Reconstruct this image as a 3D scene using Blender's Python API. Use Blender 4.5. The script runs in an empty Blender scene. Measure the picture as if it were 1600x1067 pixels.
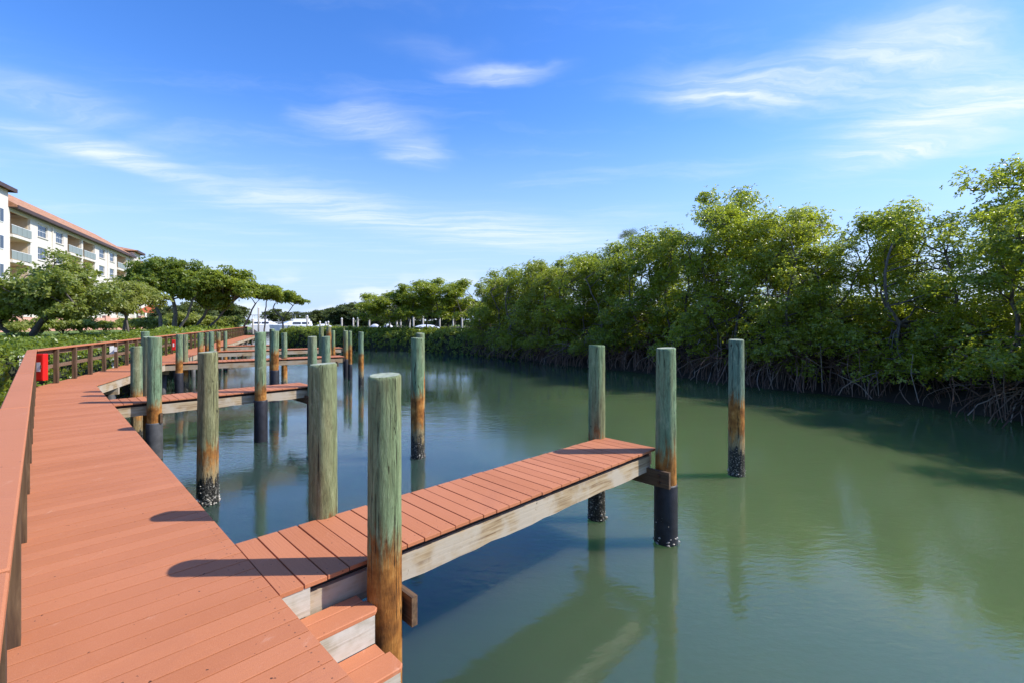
import bpy, math, random
import numpy as np
from mathutils import Vector, Matrix

R = math.radians
scene = bpy.context.scene
COL = scene.collection

# ------------------------------------------------------------------ camera
F = 737.0            # focal length in pixels of the 1600 px wide photograph
HOR = 501.0          # horizon row
CAM_Z = 2.72         # camera height above the water
DECK = 1.12          # deck height above the water
cam_d = bpy.data.cameras.new('camera')
cam = bpy.data.objects.new('camera', cam_d)
COL.objects.link(cam)
cam.location = (0, 0, CAM_Z)
cam.rotation_euler = (R(90), 0, 0)
cam_d.sensor_width = 36
cam_d.lens = 36 * F / 1600
cam_d.shift_y = -(533.5 - HOR) / 1600
cam_d.clip_end = 3000
cam_d.clip_start = 0.05
scene.camera = cam

# ------------------------------------------------------------------ world, sun, exposure
SUN_EL, SUN_AZ = 44.0, 2.0          # azimuth measured from +X towards +Y
world = bpy.data.worlds.new('World')
scene.world = world
world.use_nodes = True
wn, wl = world.node_tree.nodes, world.node_tree.links
wn.clear()
SKY_STRENGTH = 0.15


def wnode(t, **kw):
    n = wn.new(t)
    for k, v in kw.items():
        setattr(n, k, v)
    return n


def wmath(op, a, b=None, c=None, clamp=False):
    n = wn.new('ShaderNodeMath')
    n.operation = op
    n.use_clamp = clamp
    for i, x in enumerate((a, b, c)):
        if x is None:
            continue
        if isinstance(x, (int, float)):
            n.inputs[i].default_value = x
        else:
            wl.new(x, n.inputs[i])
    return n.outputs[0]


def build_world():
    sky = wnode('ShaderNodeTexSky', sky_type='NISHITA')
    sky.sun_disc = False
    sky.sun_elevation = R(SUN_EL)
    sky.sun_rotation = R(90 - SUN_AZ)
    sky.altitude = 0
    sky.air_density = 1.0
    sky.dust_density = 0.35
    sky.ozone_density = 2.6
    hs = wnode('ShaderNodeHueSaturation')
    hs.inputs['Hue'].default_value = 0.514
    hs.inputs['Saturation'].default_value = 1.32
    hs.inputs['Value'].default_value = 1.12
    wl.new(sky.outputs[0], hs.inputs['Color'])
    tc = wnode('ShaderNodeTexCoord')
    sep = wnode('ShaderNodeSeparateXYZ')
    wl.new(tc.outputs['Generated'], sep.inputs[0])
    z = wmath('MAXIMUM', sep.outputs[2], 0.03)
    px = wmath('DIVIDE', sep.outputs[0], z)
    py = wmath('DIVIDE', sep.outputs[1], z)
    comb = wnode('ShaderNodeCombineXYZ')
    wl.new(px, comb.inputs[0]); wl.new(py, comb.inputs[1])
    plane = comb.outputs[0]
    # warp the cloud layer so that every band frays
    nz = wnode('ShaderNodeTexNoise')
    nz.inputs['Scale'].default_value = 1.3
    nz.inputs['Detail'].default_value = 5
    nz.inputs['Roughness'].default_value = 0.55
    wl.new(plane, nz.inputs['Vector'])
    sub = wnode('ShaderNodeVectorMath', operation='SUBTRACT')
    wl.new(nz.outputs['Color'], sub.inputs[0]); sub.inputs[1].default_value = (.5, .5, .5)
    sc = wnode('ShaderNodeVectorMath', operation='SCALE')
    wl.new(sub.outputs[0], sc.inputs[0]); sc.inputs['Scale'].default_value = 0.6
    ad = wnode('ShaderNodeVectorMath', operation='ADD')
    wl.new(plane, ad.inputs[0]); wl.new(sc.outputs[0], ad.inputs[1])
    warped = ad.outputs[0]

    def streak(angle, sx, sy, lo, hi, seed):
        m = wnode('ShaderNodeMapping')
        m.inputs['Rotation'].default_value = (0, 0, R(angle))
        m.inputs['Scale'].default_value = (sx, sy, 1)
        m.inputs['Location'].default_value = (seed, seed * .7, 0)
        wl.new(warped, m.inputs['Vector'])
        n = wnode('ShaderNodeTexNoise')
        n.inputs['Scale'].default_value = 1.0
        n.inputs['Detail'].default_value = 7
        n.inputs['Roughness'].default_value = 0.6
        wl.new(m.outputs[0], n.inputs['Vector'])
        r = wnode('ShaderNodeMapRange', interpolation_type='SMOOTHSTEP')
        r.inputs['From Min'].default_value = lo
        r.inputs['From Max'].default_value = hi
        wl.new(n.outputs['Fac'], r.inputs['Value'])
        return r.outputs[0]

    s1 = streak(24, .9, 6.5, .34, .74, 3.1)
    s2 = streak(-12, .5, 1.6, .48, .80, 9.4)

    def blob(p1, p2, w, amp):
        """a cirrus band of the cloud layer, from its two ends and half width"""
        def pl(p):
            d = HOR - p[1]
            return np.array([(p[0] - 800) / d, F / d])
        a, b = pl(p1), pl(p2)
        c = (a + b) / 2
        mid = ((p1[0] + p2[0]) / 2, (p1[1] + p2[1]) / 2)
        d = b - a
        L = np.linalg.norm(d)
        nrm = np.array([-d[1], d[0]]) / L
        wid = max(abs(np.dot(pl((mid[0], mid[1] - w)) - pl(mid), nrm)),
                  abs(np.dot(pl((mid[0] + w * .3, mid[1] + w * .6)) - pl(mid), nrm)), .05)
        ang = math.atan2(d[1], d[0])
        m = wnode('ShaderNodeMapping', vector_type='TEXTURE')
        m.inputs['Location'].default_value = (c[0], c[1], 0)
        m.inputs['Rotation'].default_value = (0, 0, ang)
        m.inputs['Scale'].default_value = (L * .72, wid * 2.1, 1)
        wl.new(warped, m.inputs['Vector'])
        ln = wnode('ShaderNodeVectorMath', operation='LENGTH')
        wl.new(m.outputs[0], ln.inputs[0])
        r = wnode('ShaderNodeMapRange', interpolation_type='SMOOTHERSTEP')
        r.inputs['From Min'].default_value = 1.0
        r.inputs['From Max'].default_value = 0.0
        r.inputs['To Max'].default_value = amp
        wl.new(ln.outputs['Value'], r.inputs['Value'])
        return r.outputs[0]

    blobs = [blob((980, 140), (1330, 165), 34, .95), blob((1280, 150), (1560, 30), 60, .95),
             blob((1230, 240), (1640, 190), 50, 1.0), blob((1380, 140), (1680, 150), 50, .75),
             blob((680, 104), (870, 114), 17, .75),
             blob((480, 200), (660, 190), 22, .75), blob((590, 240), (715, 246), 17, .55),
             blob((-60, 170), (330, 295), 20, .8), blob((250, 285), (640, 350), 24, .65),
             blob((520, 330), (960, 392), 30, .75), blob((-80, 140), (230, 185), 24, .4),
             blob((560, 50), (760, 75), 18, .12)]
    tot = blobs[0]
    for b in blobs[1:]:
        tot = wmath('ADD', tot, b)
    body = wmath('MULTIPLY', tot, wmath('MULTIPLY_ADD', s1, .80, .28))
    veil = wmath('MULTIPLY', s2, .26)
    fac = wmath('ADD', body, veil)
    # low cumulus all around the horizon
    mp = wnode('ShaderNodeMapping')
    mp.inputs['Scale'].default_value = (7, 7, 16)
    mp.inputs['Location'].default_value = (.4, 0, .2)
    wl.new(tc.outputs['Generated'], mp.inputs['Vector'])
    cn = wnode('ShaderNodeTexNoise')
    cn.inputs['Scale'].default_value = 1.0
    cn.inputs['Detail'].default_value = 6
    wl.new(mp.outputs[0], cn.inputs['Vector'])
    cr = wnode('ShaderNodeMapRange', interpolation_type='SMOOTHSTEP')
    cr.inputs['From Min'].default_value = .46
    cr.inputs['From Max'].default_value = .60
    wl.new(cn.outputs['Fac'], cr.inputs['Value'])
    el = wnode('ShaderNodeMapRange', interpolation_type='SMOOTHSTEP')
    el.inputs['From Min'].default_value = .125
    el.inputs['From Max'].default_value = .04
    wl.new(sep.outputs[2], el.inputs['Value'])
    cum = wmath('MULTIPLY', wmath('MULTIPLY', cr.outputs[0], el.outputs[0]), .75)
    hz = wnode('ShaderNodeMapRange', interpolation_type='SMOOTHSTEP')
    hz.inputs['From Min'].default_value = .42
    hz.inputs['From Max'].default_value = .0
    hz.inputs['To Max'].default_value = .92
    wl.new(sep.outputs[2], hz.inputs['Value'])
    air = wnode('ShaderNodeMix', data_type='RGBA')
    wl.new(hz.outputs[0], air.inputs['Factor'])
    wl.new(hs.outputs[0], air.inputs['A'])
    air.inputs['B'].default_value = (2.05, 2.85, 4.5, 1)
    fac = wmath('MINIMUM', wmath('ADD', fac, cum), .9)
    mix = wnode('ShaderNodeMix', data_type='RGBA')
    wl.new(fac, mix.inputs['Factor'])
    wl.new(air.outputs['Result'], mix.inputs['A'])
    mix.inputs['B'].default_value = (3.75, 4.15, 4.75, 1)
    bg = wnode('ShaderNodeBackground')
    bg.inputs['Strength'].default_value = SKY_STRENGTH
    wl.new(mix.outputs['Result'], bg.inputs['Color'])
    out = wnode('ShaderNodeOutputWorld')
    wl.new(bg.outputs[0], out.inputs['Surface'])


build_world()
sun_d = bpy.data.lights.new('sun', 'SUN')
sun_d.energy = 3.6
sun_d.angle = R(0.55)
sun_d.color = (1.0, 0.955, 0.88)
sun = bpy.data.objects.new('sun', sun_d)
COL.objects.link(sun)
sdir = Vector((math.cos(R(SUN_EL)) * math.cos(R(SUN_AZ)), math.cos(R(SUN_EL)) * math.sin(R(SUN_AZ)), math.sin(R(SUN_EL))))
sun.rotation_euler = sdir.to_track_quat('Z', 'Y').to_euler()
sun.location = sdir * 60
vs = scene.view_settings
vs.view_transform = 'Standard'
vs.look = 'None'
vs.exposure = 0.74
vs.gamma = 1
scene.render.engine = 'CYCLES'
scene.cycles.max_bounces = 8
scene.cycles.diffuse_bounces = 6
scene.cycles.glossy_bounces = 3
scene.cycles.transmission_bounces = 3
scene.cycles.transparent_max_bounces = 8
scene.cycles.sample_clamp_indirect = 6
scene.cycles.use_denoising = True

# ------------------------------------------------------------------ helpers
S2 = math.sqrt(.5)


def UV(u, v, z=0.0):
    """u runs along the near boardwalk away from the camera, v across it towards the water"""
    return Vector(((v - u) * S2, (v + u) * S2, z))


def atpx(px, Y, z=0.0):
    return Vector(((px - 800) / F * Y, Y, z))


def tag(o, label=None, cat=None, group=None, kind=None):
    if label: o['label'] = label
    if cat: o['category'] = cat
    if group: o['group'] = group
    if kind: o['kind'] = kind
    return o


def empty(name, loc=(0, 0, 0), rz=0.0):
    o = bpy.data.objects.new(name, None)
    COL.objects.link(o)
    o.location = loc
    o.rotation_euler = (0, 0, rz)
    o.empty_display_size = .2
    return o


def link(name, me, parent=None, loc=None, rz=None):
    o = bpy.data.objects.new(name, me)
    COL.objects.link(o)
    if parent is not None:
        o.parent = parent
    if loc is not None: o.location = loc
    if rz is not None: o.rotation_euler = (0, 0, rz)
    return o


class MB:
    def __init__(self):
        self.v, self.f, self.m = [], [], []

    def add(self, verts, faces, mi=0):
        o = len(self.v)
        self.v.extend([tuple(p) for p in verts])
        for f in faces:
            self.f.append(tuple(i + o for i in f)); self.m.append(mi)

    def obox(self, o, a, b, c, mi=0):
        """box from corner o with edge vectors a, b, c (right handed)"""
        o, a, b, c = Vector(o), Vector(a), Vector(b), Vector(c)
        if a.cross(b).dot(c) < 0:
            a, b = b, a
        vs_ = [o, o + a, o + a + b, o + b, o + c, o + a + c, o + a + b + c, o + b + c]
        self.add(vs_, [(3, 2, 1, 0), (4, 5, 6, 7), (0, 1, 5, 4), (1, 2, 6, 5), (2, 3, 7, 6), (3, 0, 4, 7)], mi)

    def box(self, x0, x1, y0, y1, z0, z1, mi=0):
        self.obox((x0, y0, z0), (x1 - x0, 0, 0), (0, y1 - y0, 0), (0, 0, z1 - z0), mi)

    def beam(self, p, q, w, h, mi=0):
        """plank from p to q; p, q at the middle of its bottom face"""
        p, q = Vector(p), Vector(q)
        d = q - p
        side = Vector((0, 0, 1)).cross(d).normalized() * w
        self.obox(p - side / 2, d, side, (0, 0, h), mi)

    def prism(self, poly, z0, z1, mi=0, ch=0.0):
        """convex or simple polygon (ccw, xy) extruded; ch chamfers the top rim"""
        n = len(poly)
        if ch:
            c = Vector((sum(p[0] for p in poly) / n, sum(p[1] for p in poly) / n))
            ins = []
            for i in range(n):
                p = Vector(poly[i][:2])
                a = (Vector(poly[i - 1][:2]) - p); b = (Vector(poly[(i + 1) % n][:2]) - p)
                if a.length < 1e-6 or b.length < 1e-6:
                    ins.append(p); continue
                a.normalize(); b.normalize()
                sn = abs(a.x * b.y - a.y * b.x)
                ins.append(p + (a + b) * (ch / max(sn, .35)))
            vs_ = [(p[0], p[1], z0) for p in poly] + [(p[0], p[1], z1 - ch) for p in poly] + [(p.x, p.y, z1) for p in ins]
            fs = [tuple(range(n - 1, -1, -1)), tuple(range(2 * n, 3 * n))]
            for r_ in (0, n):
                for i in range(n):
                    j = (i + 1) % n
                    fs.append((r_ + i, r_ + j, r_ + n + j, r_ + n + i))
        else:
            vs_ = [(p[0], p[1], z0) for p in poly] + [(p[0], p[1], z1) for p in poly]
            fs = [tuple(range(n - 1, -1, -1)), tuple(range(n, 2 * n))]
            for i in range(n):
                j = (i + 1) % n
                fs.append((i, j, n + j, n + i))
        self.add(vs_, fs, mi)

    def tube(self, pts, rad, seg=6, mi=0, cap=True):
        pts = [Vector(p) for p in pts]
        n = len(pts)
        base = len(self.v)
        ref = Vector((.31, .17, .93))
        for i, p in enumerate(pts):
            t = (pts[min(i + 1, n - 1)] - pts[max(i - 1, 0)]).normalized()
            r0 = ref if abs(t.dot(ref)) < .95 else Vector((1, 0, 0))
            a = t.cross(r0).normalized()
            b = t.cross(a)
            r = rad[i] if hasattr(rad, '__len__') else rad
            for k in range(seg):
                th = 2 * math.pi * k / seg
                self.v.append(tuple(p + a * (math.cos(th) * r) + b * (math.sin(th) * r)))
        for i in range(n - 1):
            for k in range(seg):
                k2 = (k + 1) % seg
                self.f.append((base + i * seg + k, base + (i + 1) * seg + k, base + (i + 1) * seg + k2, base + i * seg + k2))
                self.m.append(mi)
        if cap:
            self.f.append(tuple(base + k for k in range(seg))); self.m.append(mi)
            self.f.append(tuple(base + (n - 1) * seg + k for k in range(seg - 1, -1, -1))); self.m.append(mi)

    def mesh(self, name, mats, smooth=False):
        me = bpy.data.meshes.new(name)
        me.from_pydata(self.v, [], self.f)
        for m in (mats if isinstance(mats, (list, tuple)) else [mats]):
            me.materials.append(m)
        if any(self.m):
            me.polygons.foreach_set('material_index', self.m)
        if smooth:
            me.polygons.foreach_set('use_smooth', [True] * len(self.f))
        me.update()
        return me

    def build(self, name, mats, parent=None, smooth=False, loc=None, rz=None):
        return link(name, self.mesh(name, mats, smooth), parent, loc, rz)


def np_mesh(name, verts, faces, mats, smooth=False):
    """verts (n,3) array, faces (m,k) array"""
    me = bpy.data.meshes.new(name)
    n, (m, k) = len(verts), faces.shape
    me.vertices.add(n)
    me.vertices.foreach_set('co', np.asarray(verts, np.float32).ravel())
    me.loops.add(m * k)
    me.loops.foreach_set('vertex_index', faces.astype(np.int32).ravel())
    me.polygons.add(m)
    me.polygons.foreach_set('loop_start', np.arange(0, m * k, k, dtype=np.int32))
    me.polygons.foreach_set('loop_total', np.full(m, k, np.int32))
    if smooth:
        me.polygons.foreach_set('use_smooth', np.ones(m, bool))
    for mm in (mats if isinstance(mats, (list, tuple)) else [mats]):
        me.materials.append(mm)
    me.update(calc_edges=True)
    me.validate()
    return me


def copy_tree(o, parent=None):
    c = o.copy()
    COL.objects.link(c)
    c.parent = parent
    for ch in list(o.children):
        copy_tree(ch, c)
    return c


# ------------------------------------------------------------------ materials
class NT:
    def __init__(self, name):
        self.mat = bpy.data.materials.new(name)
        self.mat.use_nodes = True
        self.n, self.l = self.mat.node_tree.nodes, self.mat.node_tree.links
        self.p = self.n['Principled BSDF']
        self.out = self.n['Material Output']

    def put(self, sock, val):
        if isinstance(val, (int, float)):
            sock.default_value = val
        elif isinstance(val, (tuple, list)):
            v = tuple(val)
            if len(v) == 3 and len(sock.default_value) == 4:
                v = v + (1,)
            sock.default_value = v
        else:
            self.l.new(val, sock)

    def set(self, **kw):
        for k, v in kw.items():
            self.put(self.p.inputs[k.replace('_', ' ')], v)
        return self

    def obj(self, scale=(1, 1, 1), coord='Object', loc=(0, 0, 0)):
        tc = self.n.new('ShaderNodeTexCoord')
        m = self.n.new('ShaderNodeMapping')
        m.inputs['Scale'].default_value = scale
        m.inputs['Location'].default_value = loc
        self.l.new(tc.outputs[coord], m.inputs['Vector'])
        return m.outputs[0]

    def pos(self):
        return self.n.new('ShaderNodeNewGeometry').outputs['Position']

    def scalev(self, vec, s):
        m = self.n.new('ShaderNodeMapping')
        m.inputs['Scale'].default_value = s
        self.l.new(vec, m.inputs['Vector'])
        return m.outputs[0]

    def noise(self, vec, scale=5, detail=4, rough=.55, dist=0.0, out='Fac'):
        n = self.n.new('ShaderNodeTexNoise')
        n.inputs['Scale'].default_value = scale
        n.inputs['Detail'].default_value = detail
        n.inputs['Roughness'].default_value = rough
        n.inputs['Distortion'].default_value = dist
        self.l.new(vec, n.inputs['Vector'])
        return n.outputs[out]

    def ramp(self, fac, stops, interp='LINEAR'):
        n = self.n.new('ShaderNodeValToRGB')
        cr = n.color_ramp
        cr.interpolation = interp
        while len(cr.elements) < len(stops):
            cr.elements.new(.5)
        for e, (p, c) in zip(cr.elements, stops):
            e.position = p
            if isinstance(c, (int, float)): c = (c, c, c)
            e.color = tuple(c) + (1,)
        self.l.new(fac, n.inputs[0])
        return n.outputs[0]

    def rng(self, v, a, b, c=0.0, d=1.0, smooth=True):
        n = self.n.new('ShaderNodeMapRange')
        n.interpolation_type = 'SMOOTHSTEP' if smooth else 'LINEAR'
        for i, x in enumerate((v, a, b, c, d)):
            self.put(n.inputs[i], x)
        return n.outputs[0]

    def math(self, op, a, b=0.0, clamp=False):
        n = self.n.new('ShaderNodeMath')
        n.operation = op
        n.use_clamp = clamp
        self.put(n.inputs[0], a); self.put(n.inputs[1], b)
        return n.outputs[0]

    def mix(self, f, a, b, mode='MIX'):
        n = self.n.new('ShaderNodeMix')
        n.data_type = 'RGBA'
        n.blend_type = mode
        self.put(n.inputs['Factor'], f)
        self.put(n.inputs['A'], a); self.put(n.inputs['B'], b)
        return n.outputs['Result']

    def bump(self, h, strength=.3, dist=.01, normal=None):
        n = self.n.new('ShaderNodeBump')
        n.inputs['Strength'].default_value = strength
        n.inputs['Distance'].default_value = dist
        self.l.new(h, n.inputs['Height'])
        if normal is not None: self.l.new(normal, n.inputs['Normal'])
        self.l.new(n.outputs[0], self.p.inputs['Normal'])
        return n.outputs[0]

    def rand(self):
        return self.n.new('ShaderNodeObjectInfo').outputs['Random']

    def island(self):
        return self.n.new('ShaderNodeNewGeometry').outputs['Random Per Island']

    def attr(self, name):
        a = self.n.new('ShaderNodeAttribute')
        a.attribute_type = 'OBJECT'
        a.attribute_name = name
        return a.outputs['Fac']


def simple(name, col, rough=.6, var=.15, scale=6.0, bump=0.0, metal=0.0):
    t = NT(name)
    v = t.obj()
    n = t.noise(v, scale, 5)
    dark = tuple(c * (1 - var) for c in col)
    lite = tuple(min(1, c * (1 + var)) for c in col)
    t.set(Base_Color=t.ramp(n, [(.3, dark), (.7, lite)]), Roughness=rough, Metallic=metal)
    if bump: t.bump(t.noise(v, scale * 6, 4), bump, .01)
    return t.mat


def mat_composite():
    """terracotta wood-plastic deck board, long axis along local X"""
    t = NT('composite_board')
    r = t.rand()
    p = t.pos()
    big = t.noise(p, .9, 3)
    fine = t.noise(p, 260, 2)
    grain = t.noise(t.obj((3, 70, 70)), 1.0, 4)
    c = t.ramp(r, [(0, (.435, .152, .062)), (.5, (.47, .168, .070)), (1, (.51, .190, .084))])
    c = t.mix(t.math('MULTIPLY', t.rng(big, .35, .7), .36), c, (.54, .205, .10))
    c = t.mix(t.math('MULTIPLY', t.rng(fine, .52, .75), .30), c, (.66, .31, .20))
    c = t.mix(t.math('MULTIPLY', t.rng(fine, .46, .28), .45), c, (.36, .11, .07))
    spot = t.noise(p, 3.1, 6, .7)
    c = t.mix(t.math('MULTIPLY', t.rng(spot, .60, .78), .25), c, (.40, .16, .09))
    c = t.mix(t.math('MULTIPLY', t.rng(grain, .55, .75), .22), c, (.42, .13, .08))
    # worn screw heads and specks of dirt
    speck = t.noise(p, 38, 1)
    c = t.mix(t.rng(speck, .775, .80), c, (.08, .035, .025))
    dirt = t.noise(p, 1.7, 7, .72, .6)
    c = t.mix(t.math('MULTIPLY', t.rng(dirt, .50, .72), .34), c, (.37, .135, .07))
    scuff = t.noise(t.scalev(p, (7, 2.2, 1)), 2.0, 6, .75, .8)
    c = t.mix(t.math('MULTIPLY', t.rng(scuff, .60, .78), .40), c, (.70, .42, .29))
    # countersunk screws in rows over the carriers
    so = t.n.new('ShaderNodeSeparateXYZ'); t.l.new(t.obj(), so.inputs[0])
    xm = t.math('MINIMUM', t.math('ABSOLUTE', t.math('SUBTRACT', so.outputs[0], .085)), t.math('ABSOLUTE', t.math('SUBTRACT', so.outputs[0], 1.13)))
    ym = t.math('ABSOLUTE', t.math('SUBTRACT', t.math('ABSOLUTE', t.math('SUBTRACT', t.math('ABSOLUTE', so.outputs[1]), .07)), .042))
    dd = t.math('SQRT', t.math('ADD', t.math('MULTIPLY', xm, xm), t.math('MULTIPLY', ym, ym)))
    c = t.mix(t.math('MULTIPLY', t.rng(dd, .0055, .0035), .8), c, (.10, .05, .035))
    t.set(Base_Color=c, Roughness=.72)
    t.p.inputs['Specular IOR Level'].default_value = .3
    h = t.math('ADD', t.math('MULTIPLY', fine, .5), grain)
    t.bump(h, .5, .004)
    return t.mat


def mat_wood(name, base, light, dark, grey=None, along='X', rough=.8):
    t = NT(name)
    s = {'X': (2.0, 34, 34), 'Y': (34, 2.0, 34), 'Z': (34, 34, 2.0)}[along]
    v = t.obj(s)
    g = t.noise(v, 1.0, 6, .6, .5)
    c = t.ramp(g, [(.28, dark), (.5, base), (.72, light)])
    big = t.noise(t.pos(), 2.2, 5, .6)
    if grey: c = t.mix(t.rng(big, .42, .62), c, grey)
    k = t.noise(t.pos(), 11, 2)
    c = t.mix(t.rng(k, .74, .80), c, tuple(x * .25 for x in dark))
    c = t.mix(t.math('MULTIPLY', t.rand(), .35), c, dark)
    t.set(Base_Color=c, Roughness=rough)
    t.bump(g, .5, .006)
    return t.mat


def mat_pile():
    t = NT('treated_pile')
    v = t.obj()
    sepn = t.n.new('ShaderNodeSeparateXYZ')
    t.l.new(v, sepn.inputs[0])
    z = sepn.outputs[2]
    r = t.rand()
    off = t.n.new('ShaderNodeVectorMath'); off.operation = 'ADD'
    t.l.new(v, off.inputs[0])
    cmb = t.n.new('ShaderNodeCombineXYZ')
    t.l.new(t.math('MULTIPLY', r, 37.0), cmb.inputs[0]); t.l.new(t.math('MULTIPLY', r, 11.0), cmb.inputs[1])
    t.l.new(cmb.outputs[0], off.inputs[1])
    vv = off.outputs[0]
    streak = t.noise(t.scalev(vv, (20, 20, 2.6)), 1.0, 9, .74, .9)
    fine = t.noise(t.scalev(vv, (85, 85, 16)), 1.0, 5, .7)
    patch = t.noise(vv, 5.5, 5, .6)
    side = t.noise(t.scalev(vv, (5, 5, .55)), 1.0, 3)
    green = t.ramp(streak, [(.28, (.060, .080, .040)), (.44, (.150, .230, .110)), (.60, (.225, .33, .165)), (.78, (.40, .46, .27))])
    tan = t.ramp(streak, [(.28, (.075, .055, .025)), (.48, (.21, .175, .078)), (.75, (.40, .36, .19))])
    teal = t.ramp(streak, [(.28, (.050, .080, .062)), (.5, (.140, .215, .155)), (.78, (.33, .40, .30))])
    tint = t.attr('tint')                       # 0 tan .. 1 green .. 2 blue green
    c = t.mix(t.math('MINIMUM', tint, 1.0), tan, green)
    c = t.mix(t.math('SUBTRACT', tint, 1.0, True), c, teal)
    c = t.mix(t.math('MULTIPLY', t.rng(side, .46, .66), .6), c, tan)
    blot = t.noise(t.scalev(vv, (7, 7, 3)), 1.0, 8, .75, 1.2)
    c = t.mix(t.math('MULTIPLY', t.rng(blot, .52, .70), .6), c, (.10, .085, .045))
    c = t.mix(t.math('MULTIPLY', t.rng(blot, .46, .30), .45), c, (.42, .47, .30))
    c = t.mix(t.math('MULTIPLY', t.rng(fine, .52, .70), .5), c, (.07, .065, .035))
    # rust and tannin band, frayed upwards in streaks
    zw = t.math('ADD', z, t.math('MULTIPLY', t.math('SUBTRACT', streak, .5), .9))
    zw = t.math('ADD', zw, t.math('MULTIPLY', t.math('SUBTRACT', patch, .5), .45))
    rz = t.attr('rust_z')
    rust = t.ramp(patch, [(.3, (.10, .038, .010)), (.45, (.29, .110, .020)), (.58, (.48, .21, .045)), (.74, (.56, .35, .13))])
    rust = t.mix(t.math('MULTIPLY', t.rng(fine, .45, .65), .55), rust, (.20, .085, .022))
    rf = t.rng(zw, t.math('ADD', rz, .10), t.math('SUBTRACT', rz, .16))
    c = t.mix(rf, c, rust)
    # dark wet foot with barnacles
    wz = t.attr('wet_z')
    pale = t.ramp(fine, [(.35, (.16, .13, .06)), (.6, (.38, .34, .19))])
    c = t.mix(t.math('MULTIPLY', t.rng(zw, t.math('ADD', wz, .34), t.math('ADD', wz, .12)), .75), c, pale)
    foot = t.ramp(t.noise(vv, 42, 3), [(.40, (.014, .014, .012)), (.58, (.06, .055, .045)), (.66, (.36, .34, .28))])
    wf = t.rng(zw, t.math('ADD', wz, .05), t.math('SUBTRACT', wz, .07))
    c = t.mix(wf, c, foot)
    # seasoning cracks
    crack = t.noise(t.scalev(vv, (17, 17, .5)), 1.0, 3, .5, .3)
    cf = t.math('MULTIPLY', t.rng(t.math('ABSOLUTE', t.math('SUBTRACT', crack, .56)), .010, .0), .85)
    c = t.mix(cf, c, (.03, .024, .014))
    knot = t.noise(vv, 9.0, 1)
    c = t.mix(t.math('MULTIPLY', t.rng(knot, .78, .81), .9), c, (.03, .025, .015))
    t.set(Base_Color=c, Roughness=t.rng(wf, 0, 1, .85, .45))
    t.p.inputs['Specular IOR Level'].default_value = .3
    h = t.math('SUBTRACT', t.math('ADD', streak, t.math('MULTIPLY', fine, .4)), t.math('MULTIPLY', cf, 1.5))
    t.bump(h, 1.0, .014)
    return t.mat


def mat_leaf(name, lo, mid, hi, transl=.35, rough=.42, spec=.5, yellow=None):
    t = NT(name)
    i = t.island()
    p = t.pos()
    clump = t.noise(p, .55, 3, .6)
    c = t.ramp(i, [(0, lo), (.5, mid), (.93, hi), (1, yellow or hi)])
    c = t.mix(t.math('MULTIPLY', t.rng(clump, .40, .66), .5), c, hi)
    # every plant has its own tone: some olive, some deep green
    ob = t.rand()
    c = t.mix(t.math('MULTIPLY', t.rng(ob, .55, 1.0), .45), c, (mid[0] * 1.25, mid[1] * 1.0, mid[2] * 1.6))
    c = t.mix(t.math('MULTIPLY', t.rng(ob, .40, .0), .45), c, (lo[0] * .8, lo[1] * .95, lo[2] * 1.6))
    dead = t.noise(p, 1.6, 4, .6)
    c = t.mix(t.math('MULTIPLY', t.rng(dead, .66, .74), .55), c, (.22, .17, .07))
    t.set(Base_Color=c, Roughness=rough)
    t.p.inputs['Specular IOR Level'].default_value = spec
    tr = t.n.new('ShaderNodeBsdfTranslucent')
    t.l.new(t.mix(.5, c, (min(hi[0] * 1.9, .6), min(hi[1] * 1.8, .7), hi[2] * .9)), tr.inputs['Color'])
    m = t.n.new('ShaderNodeMixShader')
    m.inputs[0].default_value = transl
    t.l.new(t.p.outputs[0], m.inputs[1]); t.l.new(tr.outputs[0], m.inputs[2])
    t.l.new(m.outputs[0], t.out.inputs['Surface'])
    return t.mat


def mat_bark(name, a, b, scale=1.0):
    t = NT(name)
    v = t.obj((9 * scale, 9 * scale, 3 * scale))
    n = t.noise(v, 1.0, 6, .65, .4)
    t.set(Base_Color=t.ramp(n, [(.3, a), (.7, b)]), Roughness=.85)
    t.bump(n, .6, .02)
    return t.mat


def mat_water():
    t = NT('murky_water')
    p = t.pos()
    big = t.noise(p, .09, 3)
    # body colour: darker by the piers, lighter green towards the mangroves
    sx = t.n.new('ShaderNodeSeparateXYZ'); t.l.new(p, sx.inputs[0])
    body_pos = t.math('ADD', t.math('ADD', sx.outputs[0], t.math('MULTIPLY', sx.outputs[1], -.10)), t.math('MULTIPLY', t.math('SUBTRACT', big, .5), 9.0))
    c = t.mix(t.rng(body_pos, -3.5, 3.5), (.035, .062, .048), (.096, .136, .058))
    t.set(Base_Color=c, Roughness=.02)
    t.p.inputs['IOR'].default_value = 1.58
    t.p.inputs['Specular IOR Level'].default_value = .5
    t.p.inputs['Subsurface Weight'].default_value = 1.0
    t.p.inputs['Subsurface Radius'].default_value = (.5, .9, .65)
    t.p.inputs['Subsurface Scale'].default_value = 4.5
    a = t.noise(t.scalev(p, (1.0, 1.9, 1)), 1.2, 2, .5, .5)
    b = t.noise(t.scalev(p, (1.3, 2.6, 1)), 5.5, 2, .5, .3)
    d = t.noise(t.scalev(p, (1, 1.7, 1)), 15, 3, .6)
    gust = t.rng(t.noise(p, .13, 3), .38, .62, .25, 1.0)
    h = t.math('ADD', t.math('MULTIPLY', a, .8), t.math('MULTIPLY', t.math('MULTIPLY', b, .62), gust))
    h = t.math('ADD', h, t.math('MULTIPLY', t.math('MULTIPLY', d, .34), gust))
    t.bump(h, .095, .06)
    return t.mat


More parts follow.
